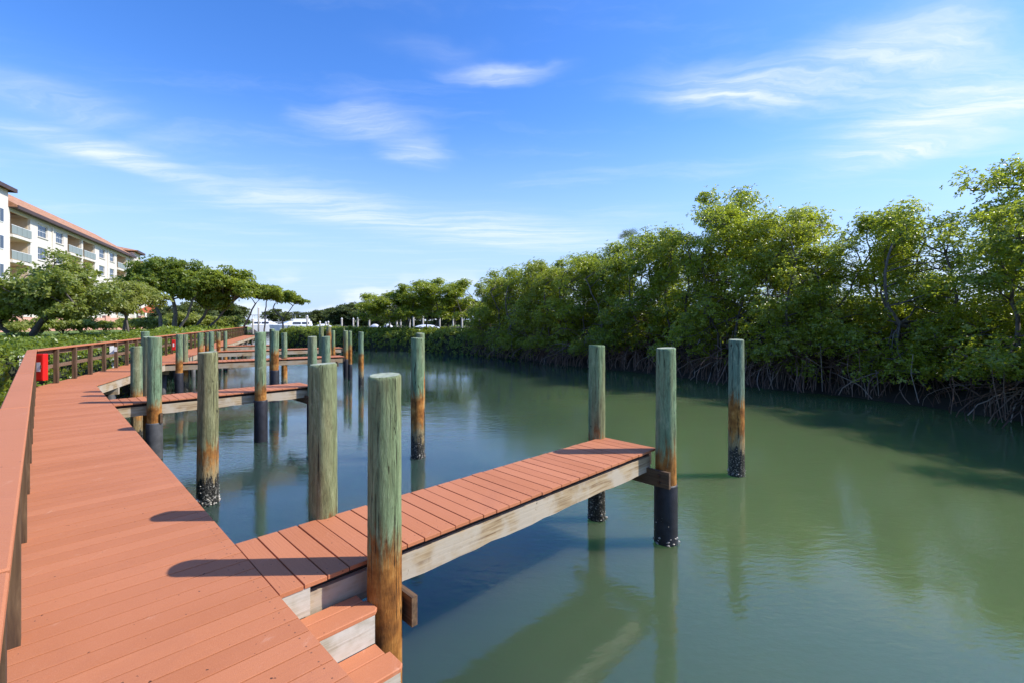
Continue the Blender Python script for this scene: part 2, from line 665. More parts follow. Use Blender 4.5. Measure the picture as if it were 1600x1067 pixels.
def mat_ground():
    t = NT('ground_soil')
    p = t.pos()
    sp = t.n.new('ShaderNodeSeparateXYZ'); t.l.new(p, sp.inputs[0])
    n = t.noise(p, .6, 6, .65)
    f = t.noise(p, 9, 5, .7)
    grass = t.ramp(f, [(.3, (.075, .12, .018)), (.6, (.14, .20, .03)), (.8, (.20, .25, .05))])
    mud = t.ramp(n, [(.3, (.018, .014, .010)), (.7, (.055, .045, .032))])
    zz = t.math('ADD', sp.outputs[2], t.math('MULTIPLY', t.math('SUBTRACT', n, .5), .5))
    t.set(Base_Color=t.mix(t.rng(zz, 1.1, 1.45), mud, grass), Roughness=.95)
    t.bump(f, .6, .05)
    return t.mat


M = {}
M['board'] = mat_composite()
M['pile'] = mat_pile()
M['endgrain'] = simple('pile_end_grain', (.33, .36, .25), .9, .35, 22, .5)
M['sleeve'] = simple('black_pile_wrap', (.018, .018, .024), .55, .5, 9, .3)
M['greysleeve'] = simple('grey_pile_wrap', (.065, .065, .065), .6, .4, 7, .3)
M['stringer'] = mat_wood('weathered_pine', (.40, .29, .16), (.55, .45, .31), (.16, .09, .04), (.47, .40, .30))
M['brown'] = mat_wood('brown_timber', (.13, .075, .038), (.21, .125, .062), (.055, .032, .018))
M['nailer'] = simple('dark_joist', (.045, .03, .022), .9, .3, 8)
M['riser'] = mat_wood('pale_riser', (.50, .46, .36), (.64, .61, .53), (.24, .20, .11), (.62, .59, .52))
M['post'] = mat_wood('post_timber', (.105, .060, .028), (.20, .125, .062), (.035, .02, .011), along='Z')
M['railwood'] = mat_wood('rail_timber', (.17, .10, .055), (.28, .19, .12), (.06, .036, .02))
M['cap'] = mat_composite(); M['cap'].name = 'stained_rail_cap'
M['bolt'] = simple('rusty_bolt', (.12, .06, .035), .6, .4, 30, 0, .6)
M['shell'] = simple('oyster_shell', (.36, .33, .27), .85, .6, 14, .4)
M['red'] = simple('red_cabinet_paint', (.62, .018, .015), .35, .1, 3)
M['white'] = simple('white_paint', (.78, .78, .76), .5, .05, 3)
M['leaf_m'] = mat_leaf('mangrove_leaf', (.10, .15, .016), (.24, .30, .028), (.42, .45, .045), .57, .27, .9, (.62, .54, .09))
M['leaf_h'] = mat_leaf('hedge_leaf', (.075, .125, .015), (.17, .24, .028), (.30, .36, .045), .40, .38, .55)
M['leaf_s'] = mat_leaf('sea_grape_leaf', (.10, .135, .022), (.21, .26, .04), (.35, .38, .08), .48, .4, .6, (.40, .36, .12))
M['leaf_u'] = mat_leaf('umbrella_tree_leaf', (.10, .15, .020), (.19, .255, .036), (.33, .38, .055), .52, .42, .5)
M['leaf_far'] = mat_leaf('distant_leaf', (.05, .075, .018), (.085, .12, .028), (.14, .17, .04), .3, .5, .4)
M['core'] = simple('core_shade', (.020, .024, .009), .95, .4, 4)  # near-black colour carries the shade inside the hedges
M['bark'] = mat_bark('grey_bark', (.05, .04, .030), (.19, .16, .13))
M['bark_dark'] = mat_bark('dark_bark', (.035, .028, .022), (.12, .10, .08))
def mat_root():
    t = NT('mangrove_root')
    n = t.noise(t.obj((9, 9, 4)), 1.0, 5, .6)
    c = t.ramp(t.island(), [(0, (.07, .04, .026)), (.5, (.19, .10, .06)), (.85, (.32, .21, .135)), (1, (.52, .43, .34))])
    t.set(Base_Color=t.mix(t.math('MULTIPLY', n, .7), c, (.05, .03, .02)), Roughness=.75)
    return t.mat


M['root'] = mat_root()
M['water'] = mat_water()
M['ground'] = mat_ground()

# ------------------------------------------------------------------ terrain and water
SHORE = [(13.2, -40), (13.4, -10), (13.4, 6), (13.2, 10), (13.0, 12), (12.8, 13.45), (12.2, 15), (11.3, 16.6), (9.8, 18.1), (8.4, 20.7),
         (6.5, 23.9), (3.7, 27), (0, 33), (-4.0, 38.5), (-9, 41.5), (-16, 44.5), (-23, 48.5)]
D2 = Vector((-.404, .915)).normalized()         # direction of the far boardwalk section
N2 = Vector((D2.y, -D2.x))                      # towards the water
IC = UV(15.65, 1.0).to_2d()                     # inner corner of the bend
WID = 1.06


def s2(t, w):
    """point of the far section: t along from the inner corner, w across from the water-side edge (negative = outward)"""
    return IC + D2 * t + N2 * w


left_edge = [UV(-30, -.45).to_2d(), UV(16.4, -.45).to_2d()] + [s2(t, -WID - .35) for t in (1.2, 20, 46)]
LAND_L = [tuple(p) for p in left_edge] + [(-34, 62), (-50, 95), (-75, 160), (-900, 200), (-900, -300), (-60, -300)]
LAND_R = [p for p in SHORE[:14]] + [(-6, 47), (4, 49), (20, 60), (60, 75), (900, 120), (900, -300), (14, -300)]
SPIT = [(-4.0, 38.5), (-9, 41.5), (-16, 44.5), (-23, 48.5), (-27, 52), (-28, 57), (-15, 52), (-4, 48)]
FAR = [(-75, 160), (-40, 118), (-10, 108), (30, 100), (60, 75), (900, 120), (900, 1500), (-900, 1500), (-900, 200)]


def sdist(P, poly):
    """signed distance, positive inside"""
    P = np.asarray(P, float)
    n = len(poly)
    d = np.full(len(P), 1e9)
    inside = np.zeros(len(P), bool)
    for i in range(n):
        a = np.array(poly[i], float); b = np.array(poly[(i + 1) % n], float)
        e = b - a
        w = P - a
        t = np.clip((w @ e) / (e @ e), 0, 1)
        d = np.minimum(d, np.linalg.norm(w - t[:, None] * e, axis=1))
        c = ((a[1] > P[:, 1]) != (b[1] > P[:, 1]))
        with np.errstate(divide='ignore', invalid='ignore'):
            xi = a[0] + (P[:, 1] - a[1]) / (b[1] - a[1] + 1e-12) * e[0]
        inside ^= c & (P[:, 0] < xi)
    return np.where(inside, d, -d)


def sstep(x, a, b):
    t = np.clip((x - a) / (b - a), 0, 1)
    return t * t * (3 - 2 * t)


def ground_z(P):
    P = np.asarray(P, float).reshape(-1, 2)
    z = np.full(len(P), -1.2)
    for poly, h, w in ((LAND_L, 1.65, 2.6), (LAND_R, .55, 2.5), (SPIT, .9, 2.0), (FAR, 1.5, 5.0)):
        sd = sdist(P, poly)
        z = np.maximum(z, -1.2 + (h + 1.2) * sstep(sd, -w * .45, w * .75))
    return z


def gz(x, y):
    return float(ground_z([(x, y)])[0])


def axis(lo, hi, fine_lo, fine_hi, step, grow=1.22):
    a = list(np.arange(fine_lo, fine_hi + step / 2, step))
    s = step
    while a[-1] < hi:
        s *= grow; a.append(a[-1] + s)
    s = step
    while a[0] > lo:
        s *= grow; a.insert(0, a[0] - s)
    return np.array(a)


def build_ground():
    xs = axis(-900, 900, -45, 30, .75)
    ys = axis(-300, 1500, -6, 62, .75)
    X, Y = np.meshgrid(xs, ys)
    P = np.stack([X.ravel(), Y.ravel()], 1)
    z = ground_z(P)
    rs = np.random.RandomState(3)
    z = z + np.where(z > -1, (rs.rand(len(z)) - .5) * .10, 0)
    nx, ny = len(xs), len(ys)
    i = np.arange(nx * ny).reshape(ny, nx)
    f = np.stack([i[:-1, :-1], i[:-1, 1:], i[1:, 1:], i[1:, :-1]], -1).reshape(-1, 4)
    o = link('ground', np_mesh('ground', np.column_stack([P, z]), f, M['ground'], True))
    tag(o, kind='structure')


def build_water():
    m = MB()
    m.box(-120, 80, -60, 130, -1.6, 0)
    o = m.build('water', M['water'])
    tag(o, kind='structure')


build_ground()
build_water()

# ------------------------------------------------------------------ boardwalk
random.seed(11)
PITCH, BW, BT = .1455, .1372, .026


def clip(poly, p, n):
    """keep the side of the line through p where (x - p).n >= 0"""
    out = []
    for i in range(len(poly)):
        a, b = Vector(poly[i]), Vector(poly[(i + 1) % len(poly)])
        da, db = (a - p).dot(n), (b - p).dot(n)
        if da >= 0: out.append(a)
        if (da >= 0) != (db >= 0): out.append(a + (b - a) * (da / (da - db)))
    return out


V_OUT, V_IN = -.205, .985
OC = None


def build_boardwalk():
    root = empty('boardwalk', UV(3, .4, DECK))
    tag(root, 'long bent boardwalk of terracotta red composite boards along the bank', 'boardwalk')
    inv = Matrix.Translation(-root.location)
    # mitre line through the inner corner
    d1 = (UV(1, 0) - UV(0, 0)).to_2d()
    n1 = (UV(0, 1) - UV(0, 0)).to_2d()
    bis = ((-n1) + (-N2)).normalized()            # pointing outward from the inner corner
    mit_n = Vector((bis.y, -bis.x))
    if mit_n.dot(d1) > 0: mit_n = -mit_n          # side of section one
    mit_p = IC.copy()

    def bar(L):
        b = MB()
        b.prism([(0, 0), (L, 0), (L, BW), (0, BW)], -BT, 0, 0, .0012)
        return b.mesh('board', M['board'])
    shared = bar(V_IN - V_OUT)
    L1 = V_IN - V_OUT
    shared2 = bar(WID + .16)
    n_full = 0
    u = -1.6
    while u < 17.6:
        a, b = u, u + BW
        poly = [UV(a, V_OUT).to_2d(), UV(a, V_IN).to_2d(), UV(b, V_IN).to_2d(), UV(b, V_OUT).to_2d()]
        c = clip(poly, mit_p, mit_n)
        if len(c) >= 3:
            ar = abs(sum(c[i - 1].x * c[i].y - c[i].x * c[i - 1].y for i in range(len(c)))) / 2
            if ar > L1 * BW * .995:
                o = link('board', shared, root)
                o.location = UV(a, V_OUT, DECK + random.uniform(-.0006, .0006)) - root.location
                o.rotation_euler = (0, 0, R(45))
            elif ar > .004:
                m = MB()
                m.prism([(p.x - root.location.x, p.y - root.location.y) for p in c], -BT, 0, 0, .003)
                m.build('board', M['board'], root)
        u += PITCH
    # far section: the nearest boards one by one, the rest joined
    far = MB()
    t = -1.2
    k = 0
    while t < 46:
        a, b = t, t + BW
        poly = [s2(a, 0), s2(b, 0), s2(b, -WID - .16), s2(a, -WID - .16)]
        c = clip(poly, mit_p, -mit_n)
        if len(c) >= 3:
            ar = abs(sum(c[i - 1].x * c[i].y - c[i].x * c[i - 1].y for i in range(len(c)))) / 2
            if ar > .004:
                if sum(c[i - 1].x * c[i].y - c[i].x * c[i - 1].y for i in range(len(c))) < 0: c.reverse()
                full = ar > (WID + .16) * BW * .99
                if k < 150:
                    if full:
                        o = link('board', shared2, root)
                        o.location = Vector((*s2(a, -WID - .16), DECK + random.uniform(-.001, .001))) - root.location
                        o.rotation_euler = (0, 0, math.atan2(N2.y, N2.x))
                    else:
                        m = MB()
                        m.prism([(p.x - root.location.x, p.y - root.location.y) for p in c], -BT, 0, 0, .003)
                        m.build('board', M['board'], root)
                    k += 1
                else:
                    far.prism([(p.x - root.location.x, p.y - root.location.y) for p in c], -BT, 0, 0, .003)
        t += PITCH
    o = far.build('board_run', M['board'], root)
    tag(o, kind='stuff')
    # carriers under the boards
    zb = -BT - .002

    def stringer(p, q, h=.235, w=.045, mat='stringer', name='stringer', drop=0.0):
        p, q = Vector((*p, 0)), Vector((*q, 0))
        L = (q - p).length
        m = MB()
        m.box(0, L, -w / 2, w / 2, zb - drop - h, zb - drop)
        o = m.build(name, M[mat], root)
        o.location = Vector((p.x, p.y, DECK)) - root.location
        o.rotation_euler = (0, 0, math.atan2(q.y - p.y, q.x - p.x))
    for v in (V_IN - .05, .42, V_OUT + .08):
        stringer(UV(-1.6, v).to_2d(), UV(15.6 if v > .5 else 16.0, v).to_2d())
    for w in (-.05, -.58, -WID - .06):
        t0 = .05 if w > -.2 else .5
        stringer(s2(t0, w), s2(46, w))
    # round supports with caps under the bents
    def support(p):
        m = MB()
        m.tube([(0, 0, -.9), (0, 0, DECK - .45)], .11, 16)
        o = m.build('support_pile', M['greysleeve'], root, True)
        o.location = Vector((p.x, p.y, 0)) - root.location
    def crossbeam(p, q):
        m = MB()
        m.beam((p.x, p.y, DECK - .452), (q.x, q.y, DECK - .452), .09, .185)
        o = m.build('cross_beam', M['stringer'], root)
        o.location = -root.location
    for u in (-.5, 2.2, 4.9, 7.6, 10.3, 13.0, 15.3):
        support(UV(u, .78).to_2d()); support(UV(u, .0).to_2d())
        crossbeam(UV(u, -.12).to_2d(), UV(u, .90).to_2d())
    for t in (1.6, 4.2, 6.9, 9.6, 12.3, 15, 18, 21, 24.5, 28, 32, 36, 41):
        support(s2(t, -.2)); support(s2(t, -.95))
        crossbeam(s2(t, -.02), s2(t, -1.1))
    return root


boardwalk = build_boardwalk()


def build_railing():
    H = .915
    root = empty('boardwalk_railing', UV(3.4, -.11, DECK))
    tag(root, 'brown timber railing with a flat red cap along the landward side', 'railing')
    o0 = root.location
    # outer corner of the rail line
    n1 = (UV(0, 1) - UV(0, 0)).to_2d(); d1 = (UV(1, 0) - UV(0, 0)).to_2d()

    def corner(v1, w2):
        """intersection of the line v=v1 with the far line at offset w2"""
        p = UV(0, v1).to_2d(); q = s2(0, w2)
        A = np.array([[d1.x, -D2.x], [d1.y, -D2.y]])
        k = np.linalg.solve(A, np.array([q.x - p.x, q.y - p.y]))
        return p + d1 * k[0]

    def strip(v0, v1, w0, w1, z0, z1, name, mat, u_from=-1.6, t_to=46.0, two=True):
        a0, a1 = UV(u_from, v0).to_2d(), UV(u_from, v1).to_2d()
        c0, c1 = corner(v0, w0), corner(v1, w1)
        e0, e1 = s2(t_to, w0), s2(t_to, w1)

        def piece(pl):
            ar = sum(pl[i - 1].x * pl[i].y - pl[i].x * pl[i - 1].y for i in range(4))
            if ar < 0: pl = pl[::-1]
            m = MB()
            m.prism([(p.x - o0.x, p.y - o0.y) for p in pl], z0, z1, 0, .006)
            m.build(name, M[mat], root)
        def run(p0, p1, q1, q0, step, skip=0.0):
            n = max(1, round((q0 - p0).length / step))
            for i in range(n):
                f0, f1 = i / n + .0012 / 1, (i + 1) / n - (.0 if i == n - 1 else .0)
                piece([p0.lerp(q0, f0), p1.lerp(q1, f0), p1.lerp(q1, f1), p0.lerp(q0, f1)])
        step = 3.6 if name == 'rail_cap' else 4.9
        run(a0, a1, c1, c0, step)
        run(c0 + D2 * .004, c1 + D2 * .004, e1, e0, step)
    strip(-.225, -.060, -WID - .165, -WID + .0, H - .036, H, 'rail_cap', 'cap')
    strip(-.198, -.160, -WID - .135, -WID - .097, H - .16, H - .038, 'upper_rail', 'railwood')
    strip(-.198, -.160, -WID - .135, -WID - .097, .40, .49, 'middle_rail', 'railwood')
    post = MB()
    post.prism([(-.044, -.044), (.044, -.044), (.044, .044), (-.044, .044)], .001, H - .038, 0, .004)
    pm = post.mesh('post', M['post'])
    for u in (-1.1, .45, 1.95, 3.40, 4.93, 6.28, 7.61, 8.78, 10.05, 11.3, 12.6, 13.9, 15.2, 16.35):
        o = link('post', pm, root)
        o.location = UV(u, -.112, DECK) - o0
        o.rotation_euler = (0, 0, R(45))
    t = .9
    while t < 46:
        p = s2(t, -WID - .05)
        o = link('post', pm, root)
        o.location = Vector((p.x, p.y, DECK)) - o0
        o.rotation_euler = (0, 0, math.atan2(D2.y, D2.x))
        t += 1.06
    # little white number plates on two posts
    for t in (.9 + 1.06 * 4, .9 + 1.06 * 9):
        p = s2(t, -WID - .05) - D2 * .052 + N2 * .0
        m = MB()
        m.obox((0, 0, 0), (N2.x * .075, N2.y * .075, 0), (D2.x * .006, D2.y * .006, 0), (0, 0, .15))
        o = m.build('number_plate', M['white'], root)
        o.location = Vector((p.x - N2.x * .037, p.y - N2.y * .037, DECK + .56)) - o0
    return root


build_railing()


# ------------------------------------------------------------------ finger piers
def build_pier(name, label, A, d, n, length, width, width_end=None, z=DECK, stringer_mat='stringer', beams=(.7, None), detail=True):
    """A: corner on the near side where the pier leaves the boardwalk, d: along, n: across (away from the camera)"""
    A, d, n = Vector(A), Vector(d).normalized(), Vector(n).normalized()
    we = width_end or width
    root = empty(name, (A.x, A.y, z))
    tag(root, label, 'pier', 'finger piers off the boardwalk')
    rz = math.atan2(n.y, n.x)
    k, t = 0, .006
    while t + BW < length + .02:
        w = width + (we - width) * t / length
        m = MB()
        flip = Vector((math.cos(rz + math.pi / 2), math.sin(rz + math.pi / 2))).dot(d) < 0
        y0, y1 = (-BW, 0) if flip else (0, BW)
        jit = random.uniform(-.004, .004)
        m.prism([(0, y0), (w + jit, y0), (w + jit, y1), (0, y1)], -BT, 0, 0, .002)
        o = m.build('board', M['board'], root)
        p = d * t + n * random.uniform(-.004, .004)
        o.location = (p.x, p.y, random.uniform(-.0015, .0015))
        o.rotation_euler = (0, 0, rz + R(random.uniform(-.15, .15)))
        t += PITCH; k += 1

    def plank(nm, mat, t0, t1, w0, z0, z1, th=.045, ragged=False):
        L = t1 - t0
        m = MB()
        if ragged:
            seg = 26
            ry = random.Random(5)
            prev = None
            vs_, fs = [], []
            for i in range(seg + 1):
                x = L * i / seg
                dz = ry.uniform(-.006, .010) if 0 < i < seg else 0
                dy = ry.uniform(-.003, .003)
                vs_ += [(x, -th / 2 + dy, z0 + dz), (x, th / 2, z0 + dz), (x, th / 2, z1), (x, -th / 2 + dy, z1)]
                if i:
                    b = 4 * i
                    for q in range(4):
                        fs.append((b - 4 + q, b + q, b + (q + 1) % 4, b - 4 + (q + 1) % 4))
            fs += [(0, 1, 2, 3), (4 * seg + 3, 4 * seg + 2, 4 * seg + 1, 4 * seg)]
            fs = [f[::-1] for f in fs]
            m.add(vs_, fs)
        else:
            m.box(0, L, -th / 2, th / 2, z0, z1)
        o = m.build(nm, M[mat], root)
        p = d * t0 + n * w0
        o.location = (p.x, p.y, 0)
        o.rotation_euler = (0, 0, math.atan2(d.y, d.x))
        return o
    zb = -BT - .002
    for w0 in (.10, width - .11):
        plank('nailer', 'nailer', .01, length - .02, w0, zb - .19, zb)
    plank('stringer', stringer_mat, .03, length - .13, .052, zb - .06 - .185, zb - .055, .04, True)
    plank('stringer', stringer_mat, .03, length - .13, width - .052, zb - .06 - .185, zb - .055, .04)
    plank('end_board', 'nailer', length - .055, length - .02, .1, zb - .16, zb, .03) if False else None
    for t0 in beams:
        if t0 is None: continue
        m = MB()
        L = width + .52
        m.box(0, L, -.022, .022, -.41, -.215)
        o = m.build('cross_beam', M['brown'], root)
        p = d * t0 + n * (-.265)
        o.location = (p.x, p.y, 0)
        o.rotation_euler = (0, 0, rz)
        bm = MB()
        bm.tube([(0, 0, 0), (0, .03, 0)], .016, 8)
        for zz in (-.27, -.35):
            b = bm.build('bolt', M['bolt'], o)
            flip = -1 if Vector((-n.y, n.x)).dot(d) > 0 else 1
            b.location = (.12, flip * .022 if flip > 0 else -.05, zz)
    return root


dv = (UV(0, 1) - UV(0, 0)).to_2d(); du = (UV(1, 0) - UV(0, 0)).to_2d()
build_pier('finger_pier', 'nearest red board pier with pale stringer, joined to the boardwalk by steps', UV(2.917, .985).to_2d(), dv, du, 4.54, .893, .80, beams=(.76, 4.335))
build_pier('finger_pier', 'second red pier from the camera, with a pile through its near side', UV(11.70, .985).to_2d(), dv, du, 3.86, .89, beams=(.70, 3.6))
d34 = Vector((.835, .55)).normalized(); n34 = Vector((-d34.y, d34.x))
build_pier('finger_pier', 'third pier from the camera, seen as a thin red line in front of the hedge', (-13.25, 17.45), d34, n34, 6.9, .9, beams=(2.0, 6.5))
build_pier('finger_pier', 'fourth pier from the camera, long grey beams behind the third pier', (-16.0, 24.0), d34, n34, 7.2, .9, beams=(2.0, 6.7))
build_pier('finger_pier', 'short farthest pier below the distant boardwalk railing', (-18.3, 29.3), d34, n34, 3.2, .9, beams=(1.0,))


def build_steps():
    root = empty('dock_steps', UV(2.9, 1.0, DECK))
    tag(root, 'short flight of red treads with pale risers going down to the water', 'steps')
    o0 = root.location
    V0, V1 = .992, 1.50
    us = [2.945, 2.700, 2.405, 2.11]

    def slab(u0, u1, v0, v1, z0, z1, nm, mat, ch=0.0, par=root, rnd=0.0):
        poly = [UV(u0, v0).to_2d(), UV(u0, v1 - rnd).to_2d(), UV(u0 + rnd, v1).to_2d(), UV(u1, v1).to_2d(), UV(u1, v0).to_2d()] if rnd else \
               [UV(u0, v0).to_2d(), UV(u0, v1).to_2d(), UV(u1, v1).to_2d(), UV(u1, v0).to_2d()]
        ar = sum(poly[i - 1].x * poly[i].y - poly[i].x * poly[i - 1].y for i in range(len(poly)))
        if ar < 0: poly.reverse()
        m = MB()
        rm = Matrix.Rotation(R(-45), 2)
        base = UV(u0, v0).to_2d()
        m.prism([tuple(rm @ (p - base)) for p in poly], z0 - DECK, z1 - DECK, 0, ch)
        o = m.build(nm, M[mat], par)
        o.location = (base.x - o0.x, base.y - o0.y, 0)
        o.rotation_euler = (0, 0, R(45))
        return o
    for i in range(3):
        z = DECK - .2 * (i + 1)
        hi, lo = us[i], us[i + 1]
        mid = (hi + lo) / 2
        slab(mid + .003, hi - .028, V0, V1 - .03, z - .026, z, 'tread_board', 'board', .004)
        slab(lo - .025, mid - .003, V0, V1, z - .026, z, 'tread_board', 'board', .005, rnd=.028)
        # riser above this tread (its back)
        slab(hi - .026, hi - .002, V0 + .002, V1 - .03 - (.30 if i == 0 else 0), z + .001, z + .2 - .028, 'riser', 'riser')
    slab(us[3], us[3] + .024, V0 + .002, V1 - .03, DECK - .8, DECK - .628, 'riser', 'riser')
    for v0 in (V0 + .01, V1 - .07):
        slab(us[3] + .03, us[0] - .03, v0, v0 + .04, DECK - .83, DECK - .63, 'step_carrier', 'brown')


build_steps()


# ------------------------------------------------------------------ pilings
def pile_mesh(r0, r1, ztop, seed, seg=30, rings=34, lean=0.0):
    rs = np.random.RandomState(seed)
    zs = np.concatenate([np.linspace(-.8, ztop - .03, rings), [ztop - .012, ztop]])
    th = np.arange(seg) * 2 * np.pi / seg
    ph = rs.rand(8) * 6.28
    groove = np.zeros(seg)
    for g in rs.choice(seg, 3, replace=False):
        groove[g] = rs.uniform(.004, .008)
    V = []
    for i, z in enumerate(zs):
        f = (z + .8) / (ztop + .8)
        r = r1 + (r0 - r1) * f
        rr = r * (1 + .018 * np.sin(2 * th + ph[0] + z * .6) + .012 * np.sin(3 * th + ph[1] - z * 1.1) + .010 * np.sin(5 * th + ph[2] + z * 2.3))
        rr = rr + (rs.rand(seg) - .5) * .0035 - groove * (.4 + .6 * np.sin(z * 1.3 + ph[3]) ** 2) * (z < ztop - .05)
        if i == len(zs) - 1: rr = rr - .010
        dz = (.006 * np.sin(th + ph[4]) + (rs.rand(seg) - .5) * .002) * (i >= len(zs) - 2)
        ox, oy = lean * z * math.cos(ph[5]), lean * z * math.sin(ph[5])
        V.append(np.stack([rr * np.cos(th) + ox, rr * np.sin(th) + oy, z + dz], 1))
    V = np.concatenate(V)
    n = len(zs)
    faces = []
    for i in range(n - 1):
        for k in range(seg):
            k2 = (k + 1) % seg
            faces.append((i * seg + k, i * seg + k2, (i + 1) * seg + k2, (i + 1) * seg + k))
    b = MB()
    b.v = [tuple(p) for p in V]; b.f = faces; b.m = [0] * len(faces)
    c = len(b.v)
    top = V[-seg:]
    b.v.append(tuple(top.mean(0) + np.array([0, 0, -.004])))
    for k in range(seg):
        b.f.append(((n - 1) * seg + k, (n - 1) * seg + (k + 1) % seg, c)); b.m.append(1)
    me = b.mesh('shaft', [M['pile'], M['endgrain']])
    sm = [mi == 0 for mi in b.m]
    me.polygons.foreach_set('use_smooth', sm)
    return me


PN = [0]


def piling(x, y, ztop, label, r=.115, rust=.95, wet=.45, tint=1.0, sleeve=None, oysters=0, grey=False, lean=.004, collar=None):
    PN[0] += 1
    seed = PN[0] * 7 + 1
    root = empty('piling', (x, y, 0), seed * 1.7)
    tag(root, label, 'piling', 'mooring pilings in the water')
    dist = math.hypot(x, y)
    seg, rings = (36, 44) if dist < 9 else (20, 22)
    o = link('shaft', pile_mesh(r * .96, r * 1.08, ztop, seed, seg, rings, lean), root)
    o['rust_z'] = float(rust); o['wet_z'] = float(wet); o['tint'] = float(tint)
    if sleeve:
        m = MB()
        rs = r * 1.08 + .012
        m.tube([(0, 0, -.7), (0, 0, .0), (0, 0, sleeve * .5), (0, 0, sleeve - .02), (0, 0, sleeve)], [rs, rs, rs * .995, rs * .99, rs * .95], 28)
        m.build('sleeve', M['greysleeve' if grey else 'sleeve'], root, True)
    if oysters:
        rr = random.Random(seed)
        m = MB()
        for _ in range(oysters):
            a = rr.uniform(0, 6.283); zz = rr.uniform(-.06, .10) if rr.random() < .75 else rr.uniform(.08, .34)
            s = rr.uniform(.008, .030) * (1.0 if zz < .1 else .5)
            rad = r * 1.07 + (.014 if sleeve else 0) + rr.uniform(-.002, .02 if zz < .06 else .004)
            c = Vector((math.cos(a) * rad, math.sin(a) * rad, zz))
            o_ = Vector((math.cos(a), math.sin(a), 0)); tv = Vector((-math.sin(a), math.cos(a), 0))
            q = rr.uniform(0, 3.14)
            e1 = (tv * math.cos(q) + Vector((0, 0, 1)) * math.sin(q)) * s
            e2 = (-tv * math.sin(q) + Vector((0, 0, 1)) * math.cos(q)) * s * .6
            h = o_ * s * .7
            m.add([c - e1 - h * .3, c - e2 - h * .3, c + e1 - h * .3, c + e2 - h * .3, c + h + e1 * .3], [(0, 1, 4), (1, 2, 4), (2, 3, 4), (3, 0, 4)])
        o2 = m.build('oyster_crust', M['shell'], root)
        tag(o2, kind='stuff')
    return root


def pl(u, v):
    p = UV(u, v)
    return p.x, p.y


piling(*pl(2.785, 1.60), 2.365, 'largest foremost green and rust piling beside the steps', .111, 1.30, -.5, .82, lean=0)
piling(*pl(3.875, 1.66), 2.365, 'thick greenish tan piling notched into the far side of the nearest pier', .112, 1.05, -.5, .55, lean=0)
piling(*pl(2.775, 5.46), 2.385, 'grey green piling with a black sleeve at the outer end of the nearest pier', .120, 1.15, .2, 1.25, .72, 70, lean=0)
piling(*pl(3.77, 5.42), 2.385, 'pale green piling at the far outer corner of the nearest pier', .112, 1.15, .55, 1.1, None, 50, lean=0)
piling(3.96, 8.33, 2.385, 'lone blue green piling with a bright rust band, farthest right in open water', .128, 1.38, .48, 1.9, None, 40)
piling(-1.88, 9.40, 2.375, 'green piling in mid water behind the foremost piling', .128, 1.30, .42, 1.25, None, 40)
piling(-2.42, 12.5, 2.385, 'piling almost hidden behind the green mid water piling', .115, 1.3, .4, 1.2)
piling(-4.55, 7.05, 2.255, 'weathered tan piling with oyster clumps at the water, between the first two piers', .136, .88, .42, .25, None, 130)
piling(*pl(11.57, 3.53), 2.46, 'tall dark green piling with black sleeve at the middle of the second pier', .118, 1.28, .1, 1.2, .93)
piling(*pl(11.57, 1.59), 2.395, 'green piling with rust collar and dark sleeve where the second pier starts', .118, 1.12, .1, 1.35, .72, 0, True)
piling(*pl(12.66, 1.66), 2.37, 'dark piling half hidden behind the rust collared piling of the second pier', .112, 1.0, .2, 1.2)
piling(*pl(13.6, 1.55), 2.14, 'shorter green piling just behind the start of the second pier', .112, 1.15, .3, 1.5)
piling(-11.62, 14.95, 2.37, 'green piling with a long orange foot against the bend of the boardwalk', .115, 1.65, .2, 1.4)
piling(*pl(11.57, 4.69), 2.33, 'green piling at the outer end of the second pier, seen over a thick tan piling', .108, .9, .3, 1.5, .8)
piling(*pl(12.62, 5.49), 2.29, 'blue green piling beyond the end of the second pier', .118, .9, .3, 1.6)
piling(-8.05, 16.0, 2.37, 'green piling with rust blotch and black foot in front of the third pier', .122, 1.75, .4, 1.4, 1.05)
piling(-8.95, 17.6, 2.41, 'thin grey piling directly beside the rust blotched one', .09, 1.2, .4, 1.2)
piling(-9.65, 20.0, 2.20, 'green piling with a yellow foot next to the third pier', .115, 1.15, .1, 1.4)
piling(-12.0, 17.0, 2.22, 'green over orange piling with black sleeve near the start of the third pier', .112, 1.35, .2, 1.4, .85)
piling(-12.75, 18.4, 2.17, 'pale green piling tucked right behind the orange footed one', .10, 1.0, .3, 1.5)
piling(-13.2, 20.0, 2.2, 'leftmost of a row of three brown footed pilings by the far boardwalk', .115, 1.7, .3, 1.0)
piling(-14.2, 22.0, 2.16, 'middle of a row of three pilings by the far boardwalk', .112, 1.6, .3, 1.3)
piling(-13.7, 21.5, 2.2, 'rightmost and greenest of a row of three pilings by the far boardwalk', .11, 1.0, .3, 1.6)
piling(-15.55, 25.0, 2.1, 'orange footed piling at the start of the fourth pier', .10, 1.75, .3, .8)
piling(-15.8, 26.0, 2.12, 'slim green piling behind the fourth pier', .095, 1.2, .3, 1.5)
piling(-9.72, 24.0, 2.38, 'dark grey piling behind the second pier end, tall against the far hedge', .122, .8, .3, .6)
piling(-9.25, 23.8, 2.40, 'orange brown piling between two dark ones before the far hedge', .118, 2.2, .2, .5)
piling(-9.85, 26.0, 2.17, 'pale grey piling with rust foot beside the fourth pier', .105, 1.25, .3, .9)
piling(-10.7, 30.0, 2.2, 'thin brown pole at the tip of the fourth pier', .05, 1.6, .3, .4)
piling(-7.92, 22.5, 2.23, 'grey brown piling at the tip of the third pier', .10, 1.3, .3, .7, .9)
piling(-7.55, 22.0, 2.22, 'slender piling with black foot right of the third pier tip', .085, 1.55, .5, .9, .7)
